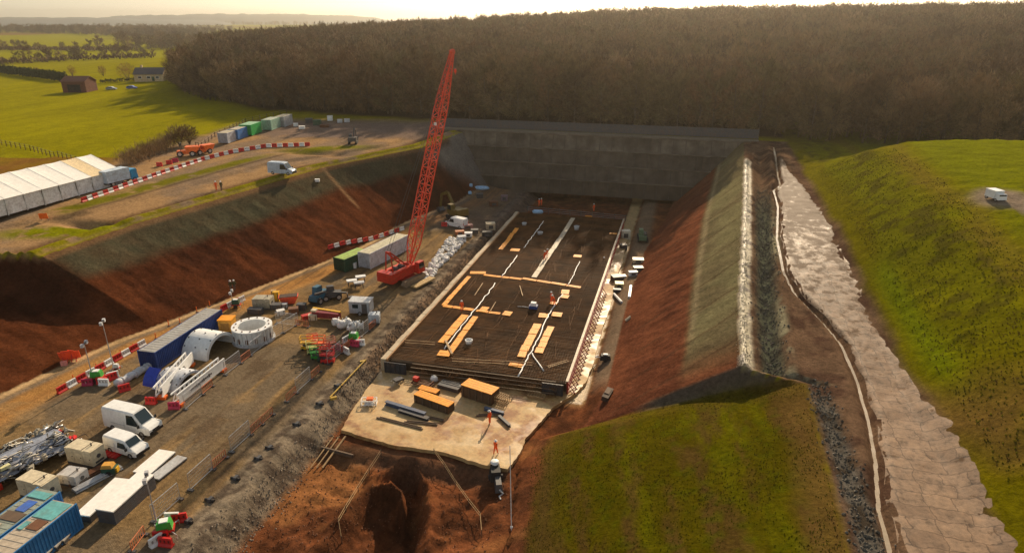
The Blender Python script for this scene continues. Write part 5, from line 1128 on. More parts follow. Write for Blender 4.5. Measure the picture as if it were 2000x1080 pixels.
# tunnelling machine shells and ring
def shell(px, py, R_, L, a0, a1, th, m, lb, rz, z=0., flip=1, extra=None):
    p = at(px, py); t = thing('machine_shell', lb, 'shell', (p.x, p.y, p.z + z), rz); n = 22; vs = []
    for i in range(n + 1):
        a = a0 + (a1 - a0) * i / n
        for x in (-L / 2, L / 2):
            for r_ in (R_ - th, R_): vs.append((x, r_ * math.cos(a), r_ * math.sin(a) - R_ * min(math.sin(a0), math.sin(a1))))
    fs = []
    for i in range(n):
        o = i * 4; fs += [(o + 1, o + 3, o + 7, o + 5), (o + 2, o, o + 4, o + 6), (o, o + 1, o + 5, o + 4), (o + 3, o + 2, o + 6, o + 7)]
    fs += [(0, 2, 3, 1), (n * 4 + 1, n * 4 + 3, n * 4 + 2, n * 4)]; MB().add(vs, fs).build('plate', m, t); mb = MB()
    for i in range(6):
        for x in (-L / 2 + .25, 0, L / 2 - .25): a = a0 + (a1 - a0) * (i + .7) / 7; MB().cyl((x, (R_ - .02) * math.cos(a), (R_ - .02) * math.sin(a) - R_ * min(math.sin(a0), math.sin(a1))), (x, (R_ + .1) * math.cos(a), (R_ + .1) * math.sin(a) - R_ * min(math.sin(a0), math.sin(a1))), .09, n=8).build('lifting_lug', DGREY, t)
    return t
shell(410, 682, 3.0, 4.0, math.radians(8), math.radians(172), .42, WHITE, 'large white half cylinder tunnel machine shell arching over the yard', heading(362, 695, 408, 703))
shell(350, 745, 2.7, 3.6, math.radians(32), math.radians(155), .3, mat('grey white paint', (.60, .62, .66), .45), 'lower grey white curved shell lying nearer the camera', heading(310, 742, 360, 752))
p = at(309, 752); t = thing('blue_plate', 'deep blue curved steel plate leaning against the grey white shell', 'plate', p, heading(288, 752, 330, 760)); vs = []
for i in range(9):
    a = .2 + i * .12
    for x in (-.9, .9): vs += [(x, -1.4 + 2.6 * (1 - math.cos(a)) + .06, 2.5 * math.sin(a)), (x, -1.4 + 2.6 * (1 - math.cos(a)), 2.5 * math.sin(a) + .06)]
fs = [f_ for i in range(8) for o in (i * 4,) for f_ in ((o + 1, o + 3, o + 7, o + 5), (o, o + 4, o + 6, o + 2), (o, o + 1, o + 5, o + 4), (o + 2, o + 6, o + 7, o + 3))]; MB().add(vs, fs).build('plate', DEEPBLUE, t); MB().bar((-.5, .2, 0), (-.5, .2, 1.6), .1).bar((.5, .2, 0), (.5, .2, 1.6), .1).build('struts', WHITE, t)
p = at(496, 662); t = thing('tunnel_ring', 'large round white flanged tunnel machine ring lying flat on the yard', 'ring', p, .4); Ro = 2.65
MB().lathe([(Ro - .75, .15), (Ro - .2, .15), (Ro - .15, 2.0), (Ro - .7, 2.0)], 48, closed=True).build('drum', WHITE, t); MB().lathe([(Ro - .25, .0), (Ro + .25, .0), (Ro + .25, .22), (Ro - .25, .22)], 48, closed=True).build('bottom_flange', LGREY, t); MB().lathe([(Ro - .8, 2.0), (Ro + .05, 2.0), (Ro + .05, 2.2), (Ro - .8, 2.2)], 48, closed=True).build('top_flange', WHITE, t); mb, m2 = MB(), MB()
for i in range(26):
    a = i * 6.28319 / 26; c, s_ = math.cos(a), math.sin(a); mb.box((c * (Ro - .1), s_ * (Ro - .1), 1.05), (.28, .09, 1.7), a)
    if i % 2: m2.box((c * (Ro - .05), s_ * (Ro - .05), .75), (.12, .32, .7), a)
    else: m2.cyl((c * (Ro - .35), s_ * (Ro - .35), 2.2), (c * (Ro - .35), s_ * (Ro - .35), 2.32), .1, n=8)
mb.build('ribs', WHITE, t); m2.build('ports', RUST, t)
def girder(pa, pb, h, w_, lb, z=.5):
    A, B = at(*pa), at(*pb); d = B - A; L = d.xy.length; t = thing('lattice_girder', lb, 'girder', (A.x, A.y, A.z), math.atan2(d.y, d.x)); mb = MB()
    for y in (-w_ / 2, w_ / 2): mb.box((L / 2, y, z), (L, .14, .16)).box((L / 2, y, z + h), (L, .16, .16))
    mb.build('chords', WHITE, t); mb = MB(); n = int(L / .8)
    for i in range(n):
        x0, x1 = i * L / n, (i + 1) * L / n
        for y in (-w_ / 2, w_ / 2): mb.bar((x0, y, z), (x1, y, z + h), .09).bar((x1, y, z + h), (x1, y, z), .09)
    mb.build('lacing', OFFWHITE, t); MB().box((L / 2, -w_ / 2 - .03, z + h * .5), (L * .95, .06, h * .86)).build('side_plate', WHITE, t); mb = MB(); r = random.Random(int(L * 10))
    x = L * .25
    while x < L * .7: k = r.uniform(.12, .3); mb.box((x + k / 2, -w_ / 2 - .07, z + h * .5), (k, .03, r.uniform(.2, .5))); x += k + .09
    mb.build('side_markings', DGREY, t)
    for x in (.4, L - .4): MB().box((x, 0, z / 2 - .05), (.7, w_ + .5, z - .15)).build('foot', ORANGE, t)
    return t
girder((312, 782), (373, 712), 1.25, .8, 'white lattice girder on orange feet, the left of two beside the curved shells'); girder((345, 795), (436, 722), 1.15, .8, 'white lattice girder on orange feet, the right of two beside the yard fence')
A, B = at(228, 758), at(362, 682); d = B - A; mb = MB(); n = 24; P = [(A.x + d.x * i / n + .05 * math.sin(i * 2.3), A.y + d.y * i / n, A.z + .55 + .05 * math.sin(i * 1.7)) for i in range(n + 1)]; t = thing('wrapped_roll', 'long white wrapped roll lying beside the navy container', 'roll', (0, 0, 0)); MB().tube(P, [.46 + .05 * math.sin(i * 1.9) for i in range(n + 1)], 12).build('wrapping', mat('pale wrapping', (.62, .63, .66), .55, var=.2, bump=.4), t, smooth=True); mb = MB()
for i in range(2, n, 4): mb.tube([P[i], (P[i][0] + d.x * .012, P[i][1] + d.y * .012, P[i][2])], .54, 12)
mb.build('straps', LGREY, t)
for i, s_ in enumerate((.12, .5, .88)): c = A + d * s_; 
MB().box((A + d * .12) + Vector((0, 0, .05)), (1.2, .3, .14)).box((A + d * .5) + Vector((0, 0, .05)), (1.2, .3, .14)).box((A + d * .88) + Vector((0, 0, .05)), (1.2, .3, .14)).build('bearers', TIMBER, t)

# ---------------------------------------------------------------- crawler crane
base = at(790, 548); base = Vector((base.x, base.y, gz(base.x, base.y)))
foot = base + Vector((.3, 1.6, 2.0)); tip = Vector((-39.7, 112.5, 36.6)); dirb = tip - foot; hd = math.atan2(dirb.y, dirb.x) - PY
t = thing('crawler_crane', 'tall red crawler crane with lattice boom standing beside the slab', 'crane', base, hd); inv = Matrix.Rotation(-hd, 3, 'Z')
LF = lambda p: inv @ (Vector(p) - base)
for s_ in (-1, 1):
    mb = MB().prism([(-3.0, .55), (-2.5, .05), (2.5, .05), (3.0, .55), (2.5, 1.05), (-2.5, 1.05)], s_ * 2.1 - .4, s_ * 2.1 + .4)
    for i in range(16): mb.box((s_ * 2.1, -2.5 + i * .33, 1.07), (.84, .2, .08)).box((s_ * 2.1, -2.5 + i * .33, .04), (.84, .2, .08))
    mb.build('track', mat('dusty track steel', (.30, .22, .14), .7), t)
MB().box((0, 0, .8), (3.6, 2.6, .6)).cyl((0, 0, 1.1), (0, 0, 1.35), 1.2, n=20).build('undercarriage', REDP, t)
MB().box((0, -1.0, 1.95), (2.9, 6.6, 1.15)).box((-.95, -1.0, 2.65), (.8, 5.0, .3)).box((.95, -1.0, 2.65), (.8, 5.0, .3)).box((0, 1.9, 2.2), (1.6, 1.2, .8)).build('upper_body', REDP, t)
mb = MB()
for i in range(4): mb.box((0, -4.3, 1.5 + i * .42), (3.3 - .1 * (i % 2), 1.3, .4))
mb.build('counterweight', REDP, t); c = MB().box((1.85, 2.0, 2.3), (.95, 1.8, 1.9), top=(.9, .8)).build('cab', REDP, t); MB().box((1.85, 2.82, 2.5), (.8, .08, 1.1), rx=.1).box((2.3, 2.0, 2.6), (.06, 1.3, .9)).build('cab_window', GLASS, c)
MB().box((-.95, -1.2, 2.84), (.5, 4.6, .06)).box((.95, -1.2, 2.84), (.5, 4.6, .06)).build('walkway', BOOMRED, t); mb = MB().cyl((-.5, -.6, 2.75), (.5, -.6, 2.75), .42, n=14).cyl((-.5, -2.0, 2.75), (.5, -2.0, 2.75), .42, n=14); mb.build('winch_drums', DGREY, t)
mast = Vector((0, -3.6, 6.2)); mb = MB()
for s_ in (-.8, .8): mb.bar((s_, .4, 2.6), (s_ * .6, -3.6, 6.2), .2).bar((s_, -3.6, 2.6), (s_ * .6, -3.6, 6.2), .16)
mb.bar((-.5, -3.6, 6.2), (.5, -3.6, 6.2), .25).bar((-.7, -1.2, 4.0), (.7, -1.2, 4.0), .14); mb.build('gantry', REDP, t)
f0, f1 = LF(foot), LF(tip); D = f1 - f0; BL = D.length; ax = D.normalized(); sx = Vector((1, 0, 0)); sx = (sx - ax * sx.dot(ax)).normalized(); sy = ax.cross(sx); mb = MB(); lc = MB()
def bs(s_): return .25 + .75 * min(1, s_ / 4.0) if s_ < BL - 9 else 1.0 - .72 * (s_ - BL + 9) / 9
N_ = 26; st = [BL * i / N_ for i in range(N_ + 1)]; CR = [(-1, -1), (1, -1), (1, 1), (-1, 1)]; node_ = [[f0 + ax * s_ + sx * (a * .84 * bs(s_)) + sy * (b_ * .78 * bs(s_)) for a, b_ in CR] for s_ in st]
for i in range(N_):
    for k in range(4):
        mb.bar(node_[i][k], node_[i + 1][k], .17); k2 = (k + 1) % 4
        lc.bar(node_[i][k], node_[i + 1][k2], .085) if i % 2 else lc.bar(node_[i][k2], node_[i + 1][k], .085); lc.bar(node_[i + 1][k], node_[i + 1][k2], .085)
mb.build('boom_chords', BOOMRED, t); lc.build('boom_lacing', BOOMRED, t)
hb_ = f0 + ax * BL; h = MB().cyl(hb_ - sx * .35, hb_ + sx * .35, .42, n=14).cyl(hb_ + ax * -1 - sx * .3, hb_ + ax * -1 + sx * .3, .3, n=14).bar(hb_ - ax * 1.5, hb_ + ax * .5, .3); h.build('boom_head', BOOMRED, t)
mb = MB()
for s_ in (-.3, .3): mb.tube([mast + Vector((s_, 0, 0)), hb_ + sx * s_ * .6], .035, 5)
mb.build('pendant_lines', DGREY, t); hk = hb_ + ax * .3; mb = MB()
for s_ in (-.12, .12): mb.tube([hk + Vector((s_, .5, 0)), Vector((hk.x + s_, hk.y + .6, hk.z - 3.2))], .035, 5)
mb.tube([Vector((0, -.6, 3.1)), hb_ - ax * 1.0 + sy * .5], .03, 5); mb.build('hoist_ropes', DGREY, t); MB().box((hk.x, hk.y + .6, hk.z - 3.4), (.4, .25, .6)).cyl((hk.x, hk.y + .6, hk.z - 3.7), (hk.x, hk.y + .6, hk.z - 4.1), .1, .03, 8).build('hook_block', BOOMRED, t)
ms = f0 + ax * (BL * .67); MB().box(ms - sy * 1.0 * 0 + sx * .2 - Vector((0, 1.0, 0)), (.5, .1, .5)).build('reflector_plate', WHITE, t)
p = at(826, 552); t = thing('timber_mat', 'yellow timber mat beside the crane track', 'mat', base + Vector((3.6, -.3, .0)), hd)
for i in range(4): MB().box((-.5 + i * .32, 0, .15), (.28, 5.2, .26)).build('baulk', mat('yellow timber', (.50, .34, .14), .7), t)

# ---------------------------------------------------------------- diggers, dumpers, tractors
def excavator(p, rz, lb, m=YELLOW, s_=1., reach=1., name='excavator'):
    t = thing(name, lb, 'excavator', p, rz); t.scale = (s_, s_, s_)
    for e in (-1, 1):
        mb = MB().prism([(-2.0, .45), (-1.6, .04), (1.6, .04), (2.0, .45), (1.6, .86), (-1.6, .86)], e * 1.15 - .28, e * 1.15 + .28); mb.v = [(y, x, z) for x, y, z in mb.v]; mb.build('track', BLACK, t)
    MB().box((-.3, 0, 1.55), (3.4, 2.6, 1.1)).box((-1.6, 0, 1.7), (1.0, 2.7, 1.3), top=(.8, .95)).build('body', m, t); c = MB().box((.8, .8, 2.2), (1.5, 1.0, 1.6), top=(.85, .9)).build('cab', m, t); MB().box((1.5, .8, 2.4), (.08, .8, 1.0)).box((.8, 1.29, 2.4), (1.1, .08, .9)).build('cab_window', GLASS, c)
    a, b_, e_ = Vector((1.0, -.2, 1.7)), Vector((3.2 * reach, -.2, 4.6)), Vector((5.6 * reach, -.2, 3.8)); bk = Vector((6.2 * reach, -.2, 1.2)); MB().bar(a, b_, .45, .55).bar(b_, e_, .38, .48).build('boom', m, t); MB().bar(e_, bk, .32, .42).bar(b_ + Vector((.3, 0, .35)), e_ + Vector((-.4, 0, .35)), .12).build('arm', m, t)
    MB().prism([(bk.x - .1, bk.z), (bk.x + .6, bk.z - .3), (bk.x + .4, bk.z - 1.0), (bk.x - .4, bk.z - 1.1), (bk.x - .7, bk.z - .7)], -.8, .4, 'y').build('bucket', DGREY, t); return t
excavator(at(893, 428), 2.5, 'dark yellow excavator working in shade beside the grey ramp', mat('dusky yellow paint', (.16, .11, .02), .5), 1.15)
excavator(at(690, 281), 1.9, 'small dark excavator alone on the upper left platform by the wood', DGREY, .75)
def dumper(p, rz, lb, m, s_=1.):
    t = thing('dumper', lb, 'dumper', p, rz); t.scale = (s_,) * 3; MB().box((-.6, 0, .8), (2.2, 1.5, .6)).build('chassis', m, t); MB().prism([(.2, .9), (2.0, .9), (2.6, 1.9), (-.1, 1.9)], -1.0, 1.0, 'y').build('skip', m, t); MB().bar((-.9, -.6, 1.1), (-.9, -.6, 2.6), .1).bar((-.9, .6, 1.1), (-.9, .6, 2.6), .1).bar((-.9, -.6, 2.6), (-.9, .6, 2.6), .1).build('roll_bar', BLACK, t); wheelset(t, [(x, e * .85) for x in (-1.1, 1.2) for e in (-1, 1)], .55, .45); return t
dumper(at(366, 305), .5, 'orange site dumper by the green field, the left of two', ORANGE, 1.2); dumper(at(396, 301), 1.2, 'orange and dark site dumper by the green field, the right of two', ORANGE, 1.1)
def tractor(p, rz, lb, m, s_=1.):
    t = thing('telehandler', lb, 'telehandler', p, rz); t.scale = (s_,) * 3; MB().box((0, 0, 1.0), (3.6, 1.5, .9)).build('chassis', m, t); c = MB().box((-.2, .35, 1.95), (1.4, 1.0, 1.3), top=(.85, .85)).build('cab', m, t); MB().box((.5, .35, 2.05), (.06, .8, .9)).box((-.2, .84, 2.05), (1.0, .06, .9)).build('cab_window', GLASS, c); MB().bar((-1.8, -.5, 1.9), (2.6, -.5, 1.1), .32).box((2.8, -.5, .6), (.15, 1.3, .9)).box((3.3, -.5, .2), (1.0, .9, .07)).build('boom', DGREY, t); wheelset(t, [(x, e * .85) for x in (-1.2, 1.2) for e in (-1, 1)], .58, .42); return t
tractor(at(627, 588), 1.4, 'dark blue telehandler parked left of another in the middle of the yard', mat('teal blue paint', (.03, .12, .19), .5)); tractor(at(649, 584), .6, 'dark grey telehandler parked right of the dark blue one', DGREY, .85); tractor(at(1254, 470), 1.7, 'dark green telehandler at the far end of the right hand strip', mat('faded green', (.12, .20, .11), .5), 1.0)
for px, py, lb in ((688, 558, 'left one of three white topped trestles near the crane'), (705, 550, 'farthest of three white topped trestles near the crane'), (702, 562, 'grey topped trestle in front of the white topped pair')):
    t = thing('trestle', lb, 'trestle', at(px, py), .6); MB().box((0, 0, .95), (1.7, .95, .22)).build('top', WHITE if 'grey' not in lb else LGREY, t)
    for a in (-.65, .65):
        for b_ in (-.35, .35): MB().bar((a, b_, 0), (a * .85, b_ * .85, .85), .09).build('leg', DGREY, t)
t = thing('welfare_unit', 'grey towable welfare cabin near the white bulk bags', 'cabin', at(707, 612), .15); MB().box((0, 0, 1.35), (3.2, 2.0, 1.8)).build('body', mat('mid grey paint', (.36, .38, .42), .5), t); MB().box((0, 0, 2.3), (3.35, 2.15, .12)).build('roof', LGREY, t); MB().box((-.6, -1.02, 1.6), (.9, .06, .6)).build('window', GLASS, t); MB().box((.8, -1.02, 1.25), (.8, .06, 1.5)).build('door', DGREY, t); wheelset(t, [(0, -.9), (0, .9)], .35, .25); MB().bar((1.6, 0, .5), (2.8, 0, .45), .12).build('towbar', DGREY, t)
genset(732, 630, .3, 1.6, 1.3, 1.5, mat('pale blue grey casing', (.50, .56, .62), .5), 'small pale blue grey cabinet right of the welfare cabin')
for i, (px, py, s_) in enumerate(((657, 636, 1.0), (668, 641, 1.1), (679, 636, 1.0), (688, 645, 1.1), (697, 640, .9))):
    tag(MB().blob((0, 0, .55 * s_), (1.25 * s_, 1.2 * s_, 1.15 * s_)).box((.3, .3, 1.12 * s_), (.06, .3, .3)).box((-.3, -.3, 1.12 * s_), (.06, .3, .3)).build('bulk_bag', BAGW, None, at(px, py), i * .7, True), ('leftmost white bulk bag in the pile behind the barriers', 'second white bulk bag from the left in the pile', 'middle white bulk bag, raised at the back of the pile', 'nearest white bulk bag in the pile, beside the spool', 'right hand white bulk bag behind the white spool')[i], 'bag')
t = thing('cable_spool', 'white round spool with bolted face at the right end of the bulk bags', 'spool', at(706, 646), .5); mb = MB().cyl((-.35, 0, .75), (-.28, 0, .75), .75, n=24).cyl((.28, 0, .75), (.35, 0, .75), .75, n=24); mb.build('flanges', WHITE, t); MB().cyl((-.28, 0, .75), (.28, 0, .75), .45, n=20).build('drum', LGREY, t); mb = MB()
for i in range(8): a = i * .785; mb.cyl((.35, .5 * math.cos(a), .75 + .5 * math.sin(a)), (.4, .5 * math.cos(a), .75 + .5 * math.sin(a)), .07, n=8)
mb.build('bolts', RUST, t)
t = thing('flatbed_skid', 'long yellow topped dark crimson skid left of the bulk bags', 'skid', at(640, 622), .05); MB().box((0, -.2, .75), (4.2, 1.0, .9)).build('body', mat('dark crimson paint', (.22, .02, .03), .5), t); MB().box((-.2, .35, 1.25), (4.8, .4, .14), rz=-.12).build('top_plank', YELLOW, t); MB().box((-1.9, -.3, 1.3), (.8, .7, .3)).build('cover', CREAM, t)
# clutter between the tunnel ring and the flatbed skid
for px, py, L, W, H, rz, m, lb, nm in ((541, 587, .9, .7, 1.5, .3, YELLOW, 'upright yellow cabinet behind the ring next to the orange skip', 'cabinet'), (536, 582, .7, .7, 1.3, .5, TIMBER, 'pale upright crate left of the yellow cabinet', 'crate'), (540, 603, 1.6, 1.0, .8, .2, DGREY, 'dark low crate in front of the beige generator', 'crate'), (500, 612, 2.2, .9, .8, .1, DGREY, 'dark crate just behind the white tunnel ring', 'crate'), (549, 614, 1.1, .8, .7, .8, BAGW, 'small white crate among the dark clutter', 'crate'), (574, 612, 1.4, 1.0, .9, .5, RUST, 'rusty brown crate in the middle of the clutter', 'crate'), (590, 605, 1.3, .9, 1.0, .2, DGREY, 'black crate right of the rusty one', 'crate'), (556, 600, .8, .6, .6, .2, LGREY, 'light grey crate below the orange skip', 'crate'), (612, 624, 1.2, .8, .8, .4, CREAM, 'cream crate at the left end of the crimson skid', 'crate'), (600, 622, 1.5, .8, .6, .9, REDP, 'dull red crate left of the cream one', 'crate')):
    t = thing(nm, lb, nm, at(px, py), rz); MB().box((0, 0, H / 2), (L, W, H)).build('body', m, t); MB().box((0, 0, H + .03), (L + .08, W + .08, .07)).build('lid', m, t)
    for e in (-1, 1):
        for g in (-1, 1): MB().box((e * L * .33, g * (W / 2 + .03), H / 2), (.09, .06, H)).build('batten', TIMBERD, t)
t = thing('skip', 'orange red sloping skip beside the upright yellow cabinet', 'skip', at(565, 591), .5); MB().prism([(-.9, .1), (.9, .1), (1.5, 1.2), (-1.5, 1.2), (-1.3, 1.0)], -.8, .8, 'y').build('body', mat('orange red paint', (.55, .10, .03), .5), t); MB().box((0, 0, 1.22), (2.7, 1.35, .08)).build('load', mat('dark spoil', (.07, .04, .03), .9), t)
# cluster of access lifts
for i, (px, py, m, rz, s_) in enumerate(((600, 682, YELLOW, .3, 1.), (612, 676, RED, .6, .9), (611, 690, mat('pale yellow paint', (.75, .70, .25), .5), .5, .95), (624, 684, ORANGE, .2, 1.1), (618, 700, GREEN, .5, .9), (634, 694, REDP, .4, 1.), (641, 708, RED, .3, 1.15), (646, 682, mat('salmon paint', (.75, .25, .15), .5), 1., .9), (631, 705, DGREEN, .4, .9))):
    lb = ('yellow lift at the left end of the lift cluster', 'red lift at the back of the lift cluster', 'pale yellow lift just right of the leftmost yellow one', 'orange lift in the middle back of the cluster', 'green lift at the near left of the cluster', 'dark red lift in the middle of the cluster', 'bright red lift nearest the camera in the cluster', 'salmon coloured lift at the right of the cluster', 'dark green lift beside the bright red one')[i]
    t = thing('scissor_lift', lb, 'lift', at(px, py), rz); t.scale = (s_,) * 3; MB().box((0, 0, .35), (1.5, .75, .4)).build('base', m, t); mb = MB()
    for e in (-.25, .25):
        for k in range(2): mb.bar((-.6, e, .55 + k * .25), (.6, e, .8 + k * .25), .07).bar((.6, e, .55 + k * .25), (-.6, e, .8 + k * .25), .07)
    mb.build('scissors', DGREY, t); MB().box((0, 0, 1.08), (1.6, .8, .1)).build('platform', m, t); mb = MB()
    for z in (1.5, 1.95): mb.bar((-.78, -.38, z), (.78, -.38, z), .06).bar((-.78, .38, z), (.78, .38, z), .06).bar((-.78, -.38, z), (-.78, .38, z), .06).bar((.78, -.38, z), (.78, .38, z), .06)
    for a in (-.78, .78):
        for e in (-.38, .38): mb.bar((a, e, 1.1), (a, e, 1.95), .06)
    mb.build('guard_rails', m, t)
    for e in (-1, 1): MB().cyl((-.5, e * .3, .16), (-.5, e * .42, .16), .16, n=10).cyl((.5, e * .3, .16), (.5, e * .42, .16), .16, n=10).build('wheel', BLACK, t)

# lighting towers
def light_tower(p, rz, lb, mast_h, lean=(0, 0), big=1., col=GREEN, head=True):
    t = thing('lighting_tower', lb, 'lighting tower', p, rz); MB().box((0, 0, .55 * big), (1.5 * big, .95 * big, .25 * big)).build('chassis', REDP, t); MB().box((0, 0, 1.05 * big), (1.3 * big, .9 * big, .8 * big), top=(.85, .85)).build('cabinet', col, t); MB().box((0, 0, 1.48 * big), (.7 * big, .6 * big, .1)).build('hood', WHITE, t)
    q = Vector((lean[0], lean[1], mast_h)); MB().cyl((-.5 * big, 0, .6), Vector((-.5 * big, 0, mast_h * .55)) + q * 0, .07, n=8).cyl((-.5 * big, 0, mast_h * .5), Vector((-.5 * big, 0, 0)) + q, .045, n=8).build('mast', GALV, t)
    if head: h = MB().box(Vector((-.5 * big, 0, 0)) + q, (.16, 1.3, .12)).build('lamp_bar', DGREY, t); [MB().box(Vector((-.5 * big, e, .0)) + q, (.3, .36, .4)).build('lamp', LGREY, h) for e in (-.55, .55)]
    for a, b_ in ((-.8, -.8), (.8, -.8), (.8, .8), (-.8, .8)): MB().bar((a * .6 * big, b_ * .5 * big, .5 * big), (a * big * 1.2, b_ * big * 1.2, .45 * big), .08).bar((a * big * 1.2, b_ * big * 1.2, 0), (a * big * 1.2, b_ * big * 1.2, .5 * big), .07).build('outrigger', GALV, t)
    for e in (-1, 1): MB().cyl((0, e * .5 * big, .32 * big), (0, e * .7 * big, .32 * big), .32 * big, n=14).build('wheel', BLACK, t)
    return t
light_tower(at(325, 1042), .6, 'green lighting tower with tall mast at the bottom of the picture beside the fence', 6.2); light_tower(at(192, 744), .4, 'green lighting tower among red and white barriers by the haul track', 5.2); light_tower(at(228, 722), .5, 'slender lamp mast with pale head standing on the barrier line', 6.8, big=.55, col=LGREY); light_tower(at(462, 600), .4, 'dark green lighting tower at the far end of the barrier chain', 2.6, col=DGREEN, big=.9); light_tower(at(692, 668), .2, 'green topped generator lighting unit right of the lift cluster', 2.4)

# ---------------------------------------------------------------- barriers and fences
BAR = {}
def barrier(p, rz, m, lb, grp=None, s_=1.):
    key = m.name
    if key not in BAR:
        a = MB().prism([(-.28, 0), (.28, 0), (.28, .14), (.13, .34), (.11, 1.0), (-.11, 1.0), (-.13, .34), (-.28, .14)], -.97, .97); f = MB()
        for x in (-.6, 0, .6): f.box((x, 0, .62), (.22, .27, .3))
        BAR[key] = (a.mesh('body', m), f.mesh('slot_shade', mat('dark recess ' + key, (.12, .015, .012) if m in (RED, MAGENTA, ORANGE) else (.35, .33, .3), .7)))  # blocks darker than the barrier: shade of its slots put into colour
    t = thing('plastic_barrier', lb, 'barrier', p, rz, grp); t.scale = (.62 * s_, .85 * s_, .85 * s_)
    for nm, me_ in zip(('body', 'slot_shade'), BAR[key]): o = bpy.data.objects.new(nm, me_); COL.objects.link(o); o.parent = t
    return t
def chain(pts, pitch, where, grp, s_=1., cols=None, skip=()):
    P = [at(*p) for p in pts]; k = 0; cols = cols or (RED, WHITE)
    for A, B in zip(P[:-1], P[1:]):
        d = B - A; n = max(1, round(d.xy.length / pitch))
        for i in range(n):
            q = A.lerp(B, (i + .5) / n); m = cols[k % len(cols)]; k += 1
            if k in skip: continue
            c = 'red' if m is RED else 'crimson' if m is MAGENTA else 'white'
            barrier((q.x, q.y, gz(q.x, q.y)), math.atan2(d.y, d.x) + random.uniform(-.06, .06), m, f'{c} water filled plastic barrier in {where}', f'{c} barriers in {grp}', s_)
chain([(112, 771), (205, 718), (285, 672)], 1.28, 'the near chain along the haul track', 'the near chain', 1.0)
chain([(432, 608), (478, 586)], 1.28, 'the short chain past the end of the navy container', 'the short chain', 1.0)
chain([(160, 396), (250, 364), (340, 333), (400, 313), (455, 299), (520, 288), (606, 285)], 1.28, 'the long curving chain along the upper road', 'the upper chain')
chain([(640, 487), (760, 458), (790, 448)], 1.5, 'the line behind the containers below the left slope', 'the line behind the containers', .9)
for px, py, m, rz, lb in ((200, 749, RED, .3, 'red barrier on the yard side of the barrier chain, left of the white one'), (222, 738, WHITE, .8, 'white barrier turned across the yard side of the barrier chain'), (219, 741, RED, 1.2, 'red barrier standing askew in front of the white one by the lighting tower'), (204, 752, WHITE, .2, 'low white barrier in front of the green lighting tower by the haul track'), (172, 752, MAGENTA, .4, 'crimson barrier doubled beside the chain, left of the lighting tower'), (244, 763, RED, .9, 'single pinkish red barrier at the near end of the long white roll'), (296, 788, RED, .2, 'red barrier in the shadow of the white shells'), (341, 798, MAGENTA, .3, 'crimson barrier at the near foot of the white girders'),
        (316, 1052, RED, .4, 'red barrier left of the nearest lighting tower'), (307, 1062, WHITE, 1.3, 'white barrier left of the nearest lighting tower'), (352, 1018, RED, .5, 'bright red barrier right of the nearest lighting tower'), (338, 1016, WHITE, .3, 'white barrier between the nearest tower and the bright red barrier'), (325, 1065, RED, .1, 'red barrier in front of the nearest lighting tower'),
        (676, 668, WHITE, 1.3, 'white barrier left of the green topped lighting unit'), (693, 676, MAGENTA, .1, 'crimson barrier in front of the green topped lighting unit'), (704, 674, WHITE, .3, 'white barrier at the right of the green topped lighting unit'), (663, 684, MAGENTA, -.4, 'crimson barrier between the lifts and the lighting unit'), (677, 690, WHITE, -.5, 'white barrier nearest the gravel, right of the lifts'), (312, 325, RED, .3, 'bright red barrier left of another near the end of the thicket'), (331, 321, RED, .4, 'bright red barrier right of another near the end of the thicket'), (343, 317, MAGENTA, .4, 'dark red barrier farthest right near the end of the thicket'), (868, 442, RED, .2, 'left of two red barriers beside the shaded white van'), (877, 441, RED, .2, 'right of two red barriers beside the shaded white van')):
    barrier(at(px, py), rz, m, lb, None, 1.05)
t = thing('road_sign_stack', 'bright orange red sign boards stacked at the foot of the left slope', 'signs', at(138, 706), .6); mb = MB()
for i in range(5): mb.box((-.8 + i * .4, .1 * (i % 2), .95), (.9, .07, 1.1 + .3 * (i % 2)), rz=.5 * (i % 3 - 1), rx=.2)
mb.build('boards', mat('fluorescent orange red', (1.0, .10, .03), .5, dirt=.02), t); mb = MB()
for i in range(4): mb.bar((-.8 + i * .5, -.3, 0), (-.7 + i * .5, .1, 1.0), .08)
mb.build('legs', RED, t); MB().box((-.5, -.9, .3), (.7, .4, .6)).build('base_block', mat('pink board', (.8, .3, .25), .5), t)
p = at(87, 432); t = thing('road_sign', 'faint orange temporary road sign beside the upper road', 'sign', p, .5); MB().box((0, 0, .9), (1.3, .06, 1.0), rx=.2).build('board', ORANGE, t); MB().bar((-.5, .3, 0), (-.5, 0, 1.2), .07).build('leg', DGREY, t); MB().bar((.5, .3, 0), (.5, 0, 1.2), .07).build('leg', DGREY, t)
